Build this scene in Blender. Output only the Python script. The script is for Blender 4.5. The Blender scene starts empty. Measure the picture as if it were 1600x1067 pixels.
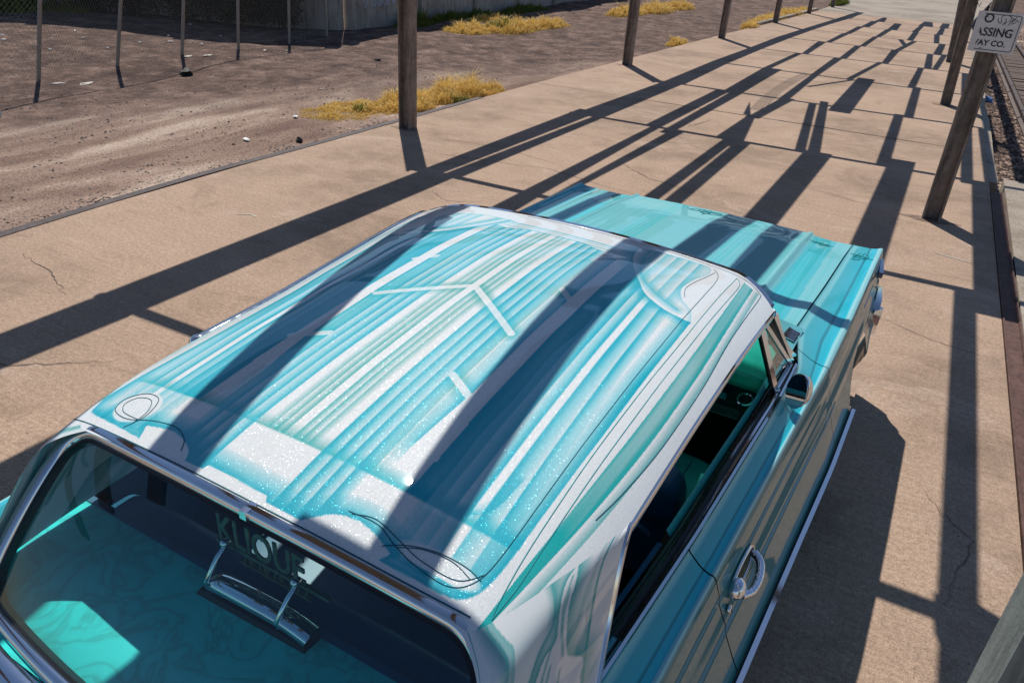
import bpy, bmesh, math, random
import numpy as np
from mathutils import Vector, Matrix
rnd = random.Random(7)
nrg = np.random.default_rng(7)
SC = bpy.context.scene
COL = SC.collection

# ------------------------------------------------------------------ camera, light, exposure
CAM_H = 2.3583
YAW, PITCH, ROLL = 0.46349, 0.49744, 0.06697
F_PX = 1195.01


def camera_axes():
    sy, cy = math.sin(YAW), math.cos(YAW)
    f = Vector((-sy * math.cos(PITCH), cy * math.cos(PITCH), -math.sin(PITCH)))
    r = Vector((cy, sy, 0.0))
    u = r.cross(f)
    r2 = r * math.cos(ROLL) + u * math.sin(ROLL)
    u2 = -r * math.sin(ROLL) + u * math.cos(ROLL)
    return r2, u2, f


cr, cu, cf = camera_axes()
cam = bpy.data.cameras.new('camera')
cam.sensor_width = 36.0
cam.lens = F_PX / 1600.0 * 36.0
cam.clip_start = 0.05
cam.clip_end = 2000.0
cam_o = bpy.data.objects.new('camera', cam)
COL.objects.link(cam_o)
M3 = Matrix((cr, cu, -cf)).transposed()
cam_o.matrix_world = Matrix.Translation((0, 0, CAM_H)) @ M3.to_4x4()
SC.camera = cam_o

SUN_EL = math.radians(53.5)
SUN_AZ = math.radians(-52.0)          # ground direction the shadows fall to
SD = Vector((math.cos(SUN_AZ), math.sin(SUN_AZ), 0))      # shadow direction
SUN_T = math.tan(SUN_EL)
world = bpy.data.worlds.new('World')
SC.world = world
world.use_nodes = True
wn = world.node_tree
bg = wn.nodes['Background']
sky = wn.nodes.new('ShaderNodeTexSky')
sky.sky_type = 'NISHITA'
sky.sun_disc = False
sky.sun_elevation = SUN_EL
# sun_rotation: angle from +Y turning towards +X
sky.sun_rotation = math.atan2(-SD.x, -SD.y)
sky.altitude = 300
sky.air_density = 1.0
sky.dust_density = 0.3
sky.ozone_density = 3.5
wn.links.new(sky.outputs[0], bg.inputs[0])
bg.inputs[1].default_value = 0.082
sun = bpy.data.lights.new('sun', 'SUN')
sun.energy = 4.4
sun.angle = math.radians(0.53)
sun.color = (1.0, 0.95, 0.87)
sun_o = bpy.data.objects.new('sun', sun)
COL.objects.link(sun_o)
to_sun = Vector((-SD.x * math.cos(SUN_EL), -SD.y * math.cos(SUN_EL), math.sin(SUN_EL)))
sun_o.rotation_euler = to_sun.to_track_quat('Z', 'Y').to_euler()
sun_o.location = to_sun * 40
SC.view_settings.view_transform = 'Standard'
SC.view_settings.look = 'None'
SC.view_settings.exposure = 0.0
SC.view_settings.gamma = 1.0
SC.view_settings.use_curve_mapping = False

# ------------------------------------------------------------------ helpers


def link(o, parent=None):
    COL.objects.link(o)
    if parent is not None:
        o.parent = parent
    return o


def tag(o, label=None, cat=None, group=None, kind=None):
    if label: o['label'] = label
    if cat: o['category'] = cat
    if group: o['group'] = group
    if kind: o['kind'] = kind
    return o


def empty(name, loc=(0, 0, 0), rz=0.0):
    o = bpy.data.objects.new(name, None)
    o.empty_display_size = 0.2
    o.location = loc
    o.rotation_euler = (0, 0, rz)
    return link(o)


class MB:
    def __init__(self):
        self.v = []
        self.f = []

    def add(self, vs, fs):
        n = len(self.v)
        self.v += [tuple(p) for p in vs]
        self.f += [tuple(i + n for i in q) for q in fs]
        return self

    def hexa(self, p):
        # p: 4 bottom, 4 top (same winding, counter clockwise from above)
        return self.add(p, [(3, 2, 1, 0), (4, 5, 6, 7), (0, 1, 5, 4), (1, 2, 6, 5), (2, 3, 7, 6), (3, 0, 4, 7)])

    def box(self, x0, x1, y0, y1, z0, z1):
        return self.hexa([(x0, y0, z0), (x1, y0, z0), (x1, y1, z0), (x0, y1, z0), (x0, y0, z1), (x1, y0, z1), (x1, y1, z1), (x0, y1, z1)])

    def bar(self, a, b, w, d, up=(0, 0, 1)):
        a, b, up = Vector(a), Vector(b), Vector(up)
        t = (b - a).normalized()
        s = t.cross(up)
        if s.length < 1e-5: s = t.cross(Vector((1, 0, 0)))
        s.normalize()
        n = s.cross(t).normalized()
        c = []
        for p in (a, b):
            c += [p - s * w / 2 - n * d / 2, p + s * w / 2 - n * d / 2, p + s * w / 2 + n * d / 2, p - s * w / 2 + n * d / 2]
        return self.add(c, [(0, 1, 2, 3), (7, 6, 5, 4), (0, 4, 5, 1), (1, 5, 6, 2), (2, 6, 7, 3), (3, 7, 4, 0)])

    def sweep(self, path, prof, up=(0, 0, 1), closed=False, cap=True):
        """prof: list of (side, up) offsets; closed loop profile"""
        P = [Vector(p) for p in path]
        n = len(P)
        m = len(prof)
        vs = []
        for i in range(n):
            if closed:
                t = P[(i + 1) % n] - P[i - 1]
            else:
                t = P[min(i + 1, n - 1)] - P[max(i - 1, 0)]
            t.normalize()
            U = Vector(up(i) if callable(up) else up)
            s = t.cross(U)
            if s.length < 1e-6: s = t.cross(Vector((1, 0, 0)))
            s.normalize()
            nn = s.cross(t).normalized()
            for (a, b) in prof:
                vs.append(P[i] + s * a + nn * b)
        fs = []
        for i in range(n if closed else n - 1):
            j = (i + 1) % n
            for k in range(m):
                l = (k + 1) % m
                fs.append((i * m + k, i * m + l, j * m + l, j * m + k))
        if cap and not closed:
            fs.append(tuple(reversed(range(m))))
            fs.append(tuple((n - 1) * m + k for k in range(m)))
        return self.add(vs, fs)

    def tube(self, path, r, k=8, closed=False):
        pr = [(r * math.cos(2 * math.pi * i / k), r * math.sin(2 * math.pi * i / k)) for i in range(k)]
        return self.sweep(path, pr, closed=closed)

    def grid(self, fn, nu, nv):
        vs = [fn(i / (nu - 1), j / (nv - 1)) for i in range(nu) for j in range(nv)]
        fs = [(i * nv + j, (i + 1) * nv + j, (i + 1) * nv + j + 1, i * nv + j + 1) for i in range(nu - 1) for j in range(nv - 1)]
        return self.add(vs, fs)

    def lathe(self, prof, c, axis='z', k=24):
        vs = []
        for (r, h) in prof:
            for i in range(k):
                a = 2 * math.pi * i / k
                if axis == 'z': vs.append((c[0] + r * math.cos(a), c[1] + r * math.sin(a), c[2] + h))
                elif axis == 'x': vs.append((c[0] + h, c[1] + r * math.cos(a), c[2] + r * math.sin(a)))
                else: vs.append((c[0] + r * math.cos(a), c[1] + h, c[2] + r * math.sin(a)))
        fs = []
        for j in range(len(prof) - 1):
            for i in range(k):
                l = (i + 1) % k
                fs.append((j * k + i, j * k + l, (j + 1) * k + l, (j + 1) * k + i))
        return self.add(vs, fs)

    def mesh(self, name, smooth=None):
        me = bpy.data.meshes.new(name)
        me.from_pydata(self.v, [], self.f)
        bm = bmesh.new()
        bm.from_mesh(me)
        bmesh.ops.recalc_face_normals(bm, faces=bm.faces)
        bm.to_mesh(me)
        bm.free()
        if smooth is not None:
            shade(me, smooth)
        return me

    def build(self, name, mat, parent=None, smooth=None, kind=None):
        me = self.mesh(name, smooth)
        o = bpy.data.objects.new(name, me)
        me.materials.append(mat)
        link(o, parent)
        if kind: o['kind'] = kind
        return o


def shade(me, deg):
    me.polygons.foreach_set('use_smooth', [True] * len(me.polygons))
    try:
        me.set_sharp_from_angle(angle=math.radians(deg))
    except Exception:
        pass


# ---- node helpers


def new_mat(name):
    m = bpy.data.materials.new(name)
    m.use_nodes = True
    nt = m.node_tree
    b = nt.nodes['Principled BSDF']
    return m, nt, b


def N(nt, t, **kw):
    n = nt.nodes.new(t)
    for k, v in kw.items():
        if k.startswith('i_'):
            key = k[2:]
            key = int(key) if key.isdigit() else key
            n.inputs[key].default_value = v
        else:
            setattr(n, k, v)
    return n


def coords(nt, scale=(1, 1, 1), rot=(0, 0, 0), kind='Object'):
    tc = nt.nodes.new('ShaderNodeTexCoord')
    mp = nt.nodes.new('ShaderNodeMapping')
    mp.inputs['Scale'].default_value = scale
    mp.inputs['Rotation'].default_value = rot
    nt.links.new(tc.outputs[kind], mp.inputs[0])
    return mp.outputs[0]


def noise(nt, vec, scale, detail=4, rough=0.6, dist=0.0):
    n = nt.nodes.new('ShaderNodeTexNoise')
    n.inputs['Scale'].default_value = scale
    n.inputs['Detail'].default_value = detail
    n.inputs['Roughness'].default_value = rough
    n.inputs['Distortion'].default_value = dist
    nt.links.new(vec, n.inputs['Vector'])
    return n.outputs['Fac']


def ramp(nt, fac, stops):
    r = nt.nodes.new('ShaderNodeValToRGB')
    e = r.color_ramp.elements
    e[0].position, e[0].color = stops[0][0], (*stops[0][1], 1)
    e[1].position, e[1].color = stops[-1][0], (*stops[-1][1], 1)
    for p, c in stops[1:-1]:
        x = e.new(p)
        x.color = (*c, 1)
    nt.links.new(fac, r.inputs[0])
    return r.outputs[0]


def vramp(nt, fac, a, b, lo=0.0, hi=1.0):
    m = nt.nodes.new('ShaderNodeMapRange')
    m.inputs[1].default_value, m.inputs[2].default_value = a, b
    m.inputs[3].default_value, m.inputs[4].default_value = lo, hi
    nt.links.new(fac, m.inputs[0])
    return m.outputs[0]


def mix(nt, fac, a, b, mode='MIX'):
    m = nt.nodes.new('ShaderNodeMix')
    m.data_type = 'RGBA'
    m.blend_type = mode
    for s, v in ((0, fac), (6, a), (7, b)):
        if hasattr(v, 'node'):
            nt.links.new(v, m.inputs[s])
        elif s == 0:
            m.inputs[0].default_value = v
        else:
            m.inputs[s].default_value = (*v, 1)
    return m.outputs[2]


def math_n(nt, op, a, b=None):
    m = nt.nodes.new('ShaderNodeMath')
    m.operation = op
    for i, v in enumerate((a, b)):
        if v is None: continue
        if hasattr(v, 'node'): nt.links.new(v, m.inputs[i])
        else: m.inputs[i].default_value = v
    return m.outputs[0]


def bump(nt, b, h, strength, dist=0.01):
    n = nt.nodes.new('ShaderNodeBump')
    n.inputs['Strength'].default_value = strength
    n.inputs['Distance'].default_value = dist
    nt.links.new(h, n.inputs['Height'])
    nt.links.new(n.outputs[0], b.inputs['Normal'])


def plain(name, col, rough=0.5, metal=0.0, var=0.12, scale=20, bumps=0.0, coat=0.0, spec=0.5):
    m, nt, b = new_mat(name)
    v = coords(nt)
    n = noise(nt, v, scale)
    d = tuple(c * (1 - var) for c in col)
    l = tuple(min(1, c * (1 + var)) for c in col)
    nt.links.new(ramp(nt, n, [(0.3, d), (0.7, l)]), b.inputs['Base Color'])
    b.inputs['Roughness'].default_value = rough
    b.inputs['Metallic'].default_value = metal
    b.inputs['Specular IOR Level'].default_value = spec
    if coat:
        b.inputs['Coat Weight'].default_value = coat
        b.inputs['Coat Roughness'].default_value = 0.03
    if bumps:
        bump(nt, b, noise(nt, v, scale * 4), bumps)
    return m


# ------------------------------------------------------------------ materials
MAT = {}


def mat_concrete(name, base, seed=0.0):
    m, nt, b = new_mat(name)
    v = coords(nt, kind='Object')
    big = noise(nt, v, 0.45, 5, 0.62)
    mid = noise(nt, v, 3.1, 6, 0.7, 0.4)
    fine = noise(nt, v, 130, 3, 0.8)
    broom = noise(nt, coords(nt, (1.2, 62, 1)), 1.6, 4, 0.75)
    c0 = tuple(x * 0.74 for x in base)
    c1 = tuple(x * 1.10 for x in base)
    col = ramp(nt, big, [(0.40, c0), (0.5, base), (0.60, c1)])
    col = mix(nt, vramp(nt, mid, 0.45, 0.62, 0, 0.55), col, (base[0] * 1.18, base[1] * 1.17, base[2] * 1.20))
    col = mix(nt, vramp(nt, broom, 0.38, 0.60, 0.30, 0.0), col, (base[0] * .5, base[1] * .48, base[2] * .48))
    # light scuffed patches and dark stains
    st = noise(nt, coords(nt, (0.9, 1.6, 1)), 1.1, 7, 0.72, 0.8)
    col = mix(nt, vramp(nt, st, 0.56, 0.64, 0, 0.40), col, (base[0] * 1.25, base[1] * 1.35, base[2] * 1.5))
    col = mix(nt, vramp(nt, st, 0.45, 0.36, 0, 0.42), col, (base[0] * .55, base[1] * .52, base[2] * .5))
    pit = N(nt, 'ShaderNodeTexVoronoi', i_Scale=16.0)
    nt.links.new(v, pit.inputs['Vector'])
    gate = noise(nt, v, 5.0, 2, 0.5)
    pm = math_n(nt, 'MULTIPLY', vramp(nt, pit.outputs['Distance'], 0.10, 0.06, 0, 1), vramp(nt, gate, 0.56, 0.6, 0, 0.75))
    col = mix(nt, pm, col, (.05, .04, .035))
    grit = vramp(nt, math_n(nt, 'ADD', math_n(nt, 'MULTIPLY', fine, .6), math_n(nt, 'MULTIPLY', noise(nt, v, 38, 4, .8), .4)), 0.38, 0.62, 0.55, 1.42)
    col = mix(nt, 1.0, col, (1, 1, 1), 'MULTIPLY')
    g = nt.nodes.new('ShaderNodeVectorMath')
    g.operation = 'SCALE'
    nt.links.new(col, g.inputs[0])
    nt.links.new(grit, g.inputs['Scale'])
    nt.links.new(g.outputs[0], b.inputs['Base Color'])
    b.inputs['Roughness'].default_value = 0.9
    b.inputs['Specular IOR Level'].default_value = 0.25
    h = math_n(nt, 'ADD', math_n(nt, 'MULTIPLY', broom, 0.7), math_n(nt, 'MULTIPLY', fine, 0.5))
    bump(nt, b, h, 0.35, 0.004)
    return m


MAT['concrete'] = mat_concrete('concrete', (.42, .298, .216))
MAT['concrete_grey'] = mat_concrete('concrete_grey', (.37, .31, .25))
MAT['joint'] = plain('joint_filler', (.13, .092, .072), .95, 0, .4, 30)


def mat_dirt():
    m, nt, b = new_mat('dirt')
    tc = nt.nodes.new('ShaderNodeTexCoord')
    v = tc.outputs['Object']
    sep = N(nt, 'ShaderNodeSeparateXYZ')
    nt.links.new(v, sep.inputs[0])
    n1 = noise(nt, v, 0.55, 7, 0.65, 0.5)
    n2 = noise(nt, v, 2.2, 8, 0.78)
    n3 = noise(nt, v, 45, 4, 0.8)
    n4 = noise(nt, coords(nt, (1.6, .35, 1)), 1.0, 6, 0.6, 0.3)
    # sand near the platform, cinder gravel beyond
    w = math_n(nt, 'ADD', sep.outputs[0], math_n(nt, 'MULTIPLY', sep.outputs[1], -0.33))
    w = math_n(nt, 'ADD', w, math_n(nt, 'MULTIPLY', n1, 3.6))
    k = vramp(nt, w, -10.6, -8.2, 0, 1)
    sand = ramp(nt, n4, [(0.34, (.19, .12, .095)), (0.46, (.30, .205, .16)), (0.54, (.37, .26, .205)), (0.64, (.54, .42, .335))])
    cinder = ramp(nt, n2, [(0.34, (.062, .040, .035)), (0.5, (.15, .098, .080)), (0.64, (.29, .20, .16))])
    col = mix(nt, k, cinder, sand)
    sp = vramp(nt, n3, 0.30, 0.72, 0.30, 1.7)
    g = nt.nodes.new('ShaderNodeVectorMath')
    g.operation = 'SCALE'
    nt.links.new(col, g.inputs[0])
    nt.links.new(sp, g.inputs['Scale'])
    nt.links.new(g.outputs[0], b.inputs['Base Color'])
    b.inputs['Roughness'].default_value = 0.95
    b.inputs['Specular IOR Level'].default_value = 0.15
    h = math_n(nt, 'ADD', math_n(nt, 'MULTIPLY', n3, 0.6), n2)
    bump(nt, b, h, 0.8, 0.03)
    return m


MAT['dirt'] = mat_dirt()


def mat_stones():
    m, nt, b = new_mat('stones')
    v = coords(nt)
    n = noise(nt, v, 9, 3, .8)
    w = N(nt, 'ShaderNodeTexVoronoi', i_Scale=14.0)
    nt.links.new(v, w.inputs['Vector'])
    s = N(nt, 'ShaderNodeSeparateColor')
    nt.links.new(w.outputs['Color'], s.inputs[0])
    nt.links.new(ramp(nt, s.outputs[0], [(0.05, (.06, .047, .046)), (0.6, (.15, .115, .105)), (0.9, (.27, .22, .19)), (1.0, (.50, .45, .40))]), b.inputs['Base Color'])
    b.inputs['Roughness'].default_value = 0.9
    return m


MAT['stones'] = mat_stones()
MAT['ballast'] = plain('brown_ballast', (.105, .07, .055), .95, 0, .5, 25)


def mat_rust(name, a, bcol, stain=True, rough=0.75):
    m, nt, b = new_mat(name)
    v = coords(nt)
    n1 = noise(nt, v, 7, 7, .7, .4)
    n2 = noise(nt, coords(nt, (14, 14, 1.6)), 1.4, 5, .7)
    n3 = noise(nt, v, 90, 3, .7)
    col = ramp(nt, n1, [(0.3, a), (0.6, bcol), (0.8, tuple(x * 1.5 for x in bcol))])
    col = mix(nt, vramp(nt, n2, 0.45, 0.7, 0, .7), col, tuple(x * .35 for x in a))
    nt.links.new(col, b.inputs['Base Color'])
    b.inputs['Roughness'].default_value = rough
    b.inputs['Metallic'].default_value = 0.15
    bump(nt, b, math_n(nt, 'ADD', n3, n1), 0.4, 0.004)
    return m


MAT['post'] = mat_rust('weathered_steel', (.17, .135, .115), (.34, .28, .245))
MAT['edge_steel'] = mat_rust('edge_steel', (.055, .042, .045), (.10, .075, .075))
MAT['channel'] = mat_rust('channel_rust', (.085, .04, .032), (.15, .075, .058))
MAT['near_post'] = mat_rust('painted_post', (.20, .22, .205), (.30, .325, .305))
MAT['timber'] = mat_rust('old_timber', (.11, .075, .06), (.17, .12, .098), rough=.9)
MAT['rail'] = mat_rust('rail_steel', (.07, .045, .038), (.13, .088, .072), rough=.6)
MAT['galv'] = plain('galvanised_steel', (.33, .31, .28), .5, .5, .2, 30)
MAT['wire'] = plain('fence_wire', (.30, .28, .25), .5, .4, .2, 30)


def mat_wall():
    m, nt, b = new_mat('old_wall')
    v = coords(nt)
    n1 = noise(nt, v, 1.1, 7, .7, .4)
    n2 = noise(nt, coords(nt, (6, 6, .7)), 1.5, 5, .7)
    n3 = noise(nt, v, 40, 3, .7)
    col = ramp(nt, n1, [(0.3, (.30, .255, .22)), (0.55, (.45, .40, .36)), (0.75, (.58, .54, .50))])
    col = mix(nt, vramp(nt, n2, .5, .7, 0, .75), col, (.10, .078, .06))
    nt.links.new(col, b.inputs['Base Color'])
    b.inputs['Roughness'].default_value = .95
    bump(nt, b, math_n(nt, 'ADD', n3, n1), .5, .01)
    return m


MAT['wall'] = mat_wall()


def mat_blades(name, cols):
    m, nt, b = new_mat(name)
    v = coords(nt)
    n = noise(nt, v, 6, 4, .75)
    n2 = noise(nt, v, 60, 2, .6)
    f = math_n(nt, 'ADD', math_n(nt, 'MULTIPLY', n, .6), math_n(nt, 'MULTIPLY', n2, .4))
    nt.links.new(ramp(nt, f, [(.3, cols[0]), (.5, cols[1]), (.7, cols[2])]), b.inputs['Base Color'])
    b.inputs['Roughness'].default_value = .7
    b.inputs['Specular IOR Level'].default_value = .2
    tr = N(nt, 'ShaderNodeBsdfTranslucent')
    tr.inputs[0].default_value = (*cols[1], 1)
    mx = N(nt, 'ShaderNodeMixShader')
    mx.inputs[0].default_value = .25
    nt.links.new(b.outputs[0], mx.inputs[1])
    nt.links.new(tr.outputs[0], mx.inputs[2])
    nt.links.new(mx.outputs[0], nt.nodes['Material Output'].inputs[0])
    return m


MAT['straw'] = mat_blades('dry_grass', [(.50, .32, .08), (.80, .57, .18), (.92, .74, .36)])
MAT['green'] = mat_blades('green_grass', [(.07, .10, .02), (.16, .20, .04), (.34, .32, .08)])
MAT['leaf'] = mat_blades('leaves', [(.03, .035, .015), (.07, .07, .025), (.11, .10, .04)])
MAT['twig'] = plain('dry_twigs', (.12, .085, .06), .9, 0, .3, 20)

CHROME, nt, b = new_mat('chrome')
v = coords(nt)
b.inputs['Base Color'].default_value = (.78, .79, .82, 1)
b.inputs['Metallic'].default_value = 1
nt.links.new(vramp(nt, noise(nt, v, 30, 3, .6), .3, .8, .03, .12), b.inputs['Roughness'])
MAT['chrome'] = CHROME

ENGR, nt, b = new_mat('engraved_chrome')
v = coords(nt)
b.inputs['Base Color'].default_value = (.80, .82, .88, 1)
b.inputs['Metallic'].default_value = 1
b.inputs['Roughness'].default_value = .12
wv = N(nt, 'ShaderNodeTexVoronoi', i_Scale=70.0)
nt.links.new(v, wv.inputs['Vector'])
bump(nt, b, math_n(nt, 'SINE', math_n(nt, 'MULTIPLY', wv.outputs['Distance'], 8.0)), .16, .002)
MAT['engraved'] = ENGR


def mat_paint(name, use_attr=True, col=(.3, .6, .65), flake=0.35, metal=.25, rough=.36, coat=1.0):
    m, nt, b = new_mat(name)
    v = coords(nt)
    if use_attr:
        a = N(nt, 'ShaderNodeAttribute', attribute_name='paint')
        c = a.outputs['Color']
        nz = noise(nt, v, 3, 3, .5)
        c = mix(nt, vramp(nt, nz, .3, .7, 0, .06), c, (.6, .7, .72))
    else:
        c = ramp(nt, noise(nt, v, 5, 3, .5), [(.3, tuple(x * .93 for x in col)), (.7, tuple(min(1, x * 1.05) for x in col))])
    nt.links.new(c, b.inputs['Base Color'])
    b.inputs['Specular IOR Level'].default_value = .06
    b.inputs['Coat Weight'].default_value = coat
    b.inputs['Coat Roughness'].default_value = 0.025
    b.inputs['Coat IOR'].default_value = 1.5
    vo = N(nt, 'ShaderNodeTexVoronoi', i_Scale=1150.0)
    nt.links.new(v, vo.inputs['Vector'])
    sub = N(nt, 'ShaderNodeVectorMath', operation='SUBTRACT')
    nt.links.new(vo.outputs['Color'], sub.inputs[0])
    sub.inputs[1].default_value = (.5, .5, .5)
    sc_ = N(nt, 'ShaderNodeSeparateColor')
    nt.links.new(vo.outputs['Color'], sc_.inputs[0])
    wn_ = N(nt, 'ShaderNodeTexWhiteNoise', noise_dimensions='3D')
    nt.links.new(vo.outputs['Position'], wn_.inputs['Vector'])
    fl = math_n(nt, 'GREATER_THAN', wn_.outputs['Value'], .978)
    amt = math_n(nt, 'ADD', math_n(nt, 'MULTIPLY', fl, flake), .02)
    nt.links.new(vramp(nt, fl, 0, 1, 0.0, metal), b.inputs['Metallic'])
    nt.links.new(vramp(nt, fl, 0, 1, .5, rough), b.inputs['Roughness'])
    scl = N(nt, 'ShaderNodeVectorMath', operation='SCALE')
    nt.links.new(sub.outputs[0], scl.inputs[0])
    nt.links.new(amt, scl.inputs['Scale'])
    geo = N(nt, 'ShaderNodeNewGeometry')
    add = N(nt, 'ShaderNodeVectorMath', operation='ADD')
    nt.links.new(geo.outputs['Normal'], add.inputs[0])
    nt.links.new(scl.outputs[0], add.inputs[1])
    nrm = N(nt, 'ShaderNodeVectorMath', operation='NORMALIZE')
    nt.links.new(add.outputs[0], nrm.inputs[0])
    nt.links.new(nrm.outputs[0], b.inputs['Normal'])
    return m


MAT['roofpaint'] = mat_paint('flaked_roof_paint', flake=.42, metal=.32, rough=.28, coat=.85)
MAT['bodypaint'] = mat_paint('candy_body_paint', flake=.30, metal=.5, rough=.3, coat=.6)
MAT['pinline'] = plain('pinstripe_enamel', (.008, .10, .14), .6, 0, .2, 50, spec=.1)
MAT['pinteal'] = plain('pinstripe_teal', (.015, .28, .30), .6, 0, .2, 50, spec=.1)


def mat_glass(name, tint, gloss=.9, base=.09):
    m, nt, b = new_mat(name)
    nt.nodes.remove(b)
    t = N(nt, 'ShaderNodeBsdfTransparent')
    t.inputs[0].default_value = (*tint, 1)
    g = N(nt, 'ShaderNodeBsdfGlossy')
    g.inputs['Color'].default_value = (gloss, gloss, gloss, 1)
    g.inputs['Roughness'].default_value = .01
    f = N(nt, 'ShaderNodeLayerWeight')
    f.inputs['Blend'].default_value = .5
    fr = math_n(nt, 'ADD', math_n(nt, 'MULTIPLY', math_n(nt, 'POWER', f.outputs['Facing'], 4.0), .90), base)
    x = N(nt, 'ShaderNodeMixShader')
    nt.links.new(fr, x.inputs[0])
    nt.links.new(t.outputs[0], x.inputs[1])
    nt.links.new(g.outputs[0], x.inputs[2])
    nt.links.new(x.outputs[0], nt.nodes['Material Output'].inputs[0])
    # faint dust streaks
    return m


MAT['glass'] = mat_glass('tinted_glass', (.74, .95, .97), base=.07)
MAT['clearglass'] = mat_glass('clear_glass', (.85, .95, .95))
MAT['black'] = plain('black_carpet', (.010, .010, .011), .95, 0, .4, 80)
MAT['rubber'] = plain('black_rubber', (.018, .018, .018), .6, 0, .2, 40)
MAT['gasket'] = plain('dark_channel', (.012, .012, .014), .35, 0, .2, 40)
MAT['vinyl'] = plain('teal_vinyl', (.02, .36, .32), .38, 0, .15, 12, bumps=.08)
MAT['vinyl_dark'] = plain('dark_teal_vinyl', (.014, .11, .19), .4, 0, .15, 12)
MAT['tirewhite'] = plain('white_wall_band', (.7, .69, .66), .6, 0, .05, 30)
MAT['lens'] = plain('red_lens', (.4, .01, .01), .15, 0, .1, 30, coat=1)
MAT['lampglass'] = plain('headlight_glass', (.7, .72, .74), .1, .3, .05, 30, coat=1)
MAT['mirror'] = plain('mirror_face', (.85, .87, .88), .02, 1.0, .01, 3)
MAT['brass'] = plain('gold_metal', (.17, .24, .17), .4, .7, .3, 40)
MAT['signwhite'] = None


def mat_shelf():
    m, nt, b = new_mat('pearl_shelf_paint')
    v = coords(nt)
    n = noise(nt, v, 7, 3, .5, 1.6)
    r = math_n(nt, 'ABSOLUTE', math_n(nt, 'SUBTRACT', n, .5))
    c = ramp(nt, r, [(0.0, (.008, .52, .46)), (.06, (.008, .70, .63)), (.3, (.010, .82, .75))])
    nt.links.new(c, b.inputs['Base Color'])
    b.inputs['Roughness'].default_value = .35
    return m


MAT['shelf'] = mat_shelf()
MAT['dash'] = plain('emerald_dash_paint', (.012, .50, .34), .3, .1, .12, 14, coat=.6)

# ------------------------------------------------------------------ ground, platform, track


def PX(y):                      # left edge of the platform
    return float(np.interp(y, [-3, 3, 5.4, 8.5, 11.6, 17, 21.5, 31.7, 40, 60], [-6.08, -6.05, -6.12, -6.04, -6.05, -5.86, -5.68, -5.22, -4.95, -4.2]))


def PR(y):                      # right edge of the concrete
    return float(np.interp(y, [-3, 3.3, 6, 8, 10.2, 14.2, 17.7, 30, 60], [.93, .93, .92, .91, .90, .86, .80, .62, .3]))


def ground_h(x, y):
    d = PX(y) - x                         # distance left of the platform edge
    if d <= 0: return -0.06
    h = -0.055 + .035 * math.sin(x * .9 + y * .35) * min(1, d) + .03 * math.sin(y * 1.3 - x * .6) * min(1, d * .6)
    h += .05 * math.exp(-((d - 2.2) / .8) ** 2) * (.5 + .5 * math.sin(y * .7))
    return h - .03 * min(1, d)


def build_ground():
    mb = MB()
    xs = [-900, -300, -120, -60, -40] + list(np.arange(-30, -4.0, .32)) + [-4.0]
    ys = [-60, -20, -6] + list(np.arange(-3, 46, .42)) + [48, 55, 65, 80, 120, 300, 900]
    vs = []
    for x in xs:
        for y in ys:
            vs.append((x, y, ground_h(x, y) + (nrg.normal(0, .006) if -30 < x < -6 else 0)))
    ny = len(ys)
    fs = [(i * ny + j, (i + 1) * ny + j, (i + 1) * ny + j + 1, i * ny + j + 1) for i in range(len(xs) - 1) for j in range(ny - 1)]
    mb.add(vs, fs)
    o = mb.build('dirt_lot', MAT['dirt'], smooth=60)
    tag(o, 'brown dirt and cinder lot left of the concrete platform', kind='structure')
    # track side, lower
    mb = MB()
    mb.grid(lambda a, c: (-4.0 + a * 904.0 if a > .02 else -4.0, -60 + c * 960, -.30), 4, 4)
    o = mb.build('track_bed', MAT['dirt'], smooth=60)
    tag(o, 'brown ballast ground under the railway track', kind='structure')


build_ground()


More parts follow.
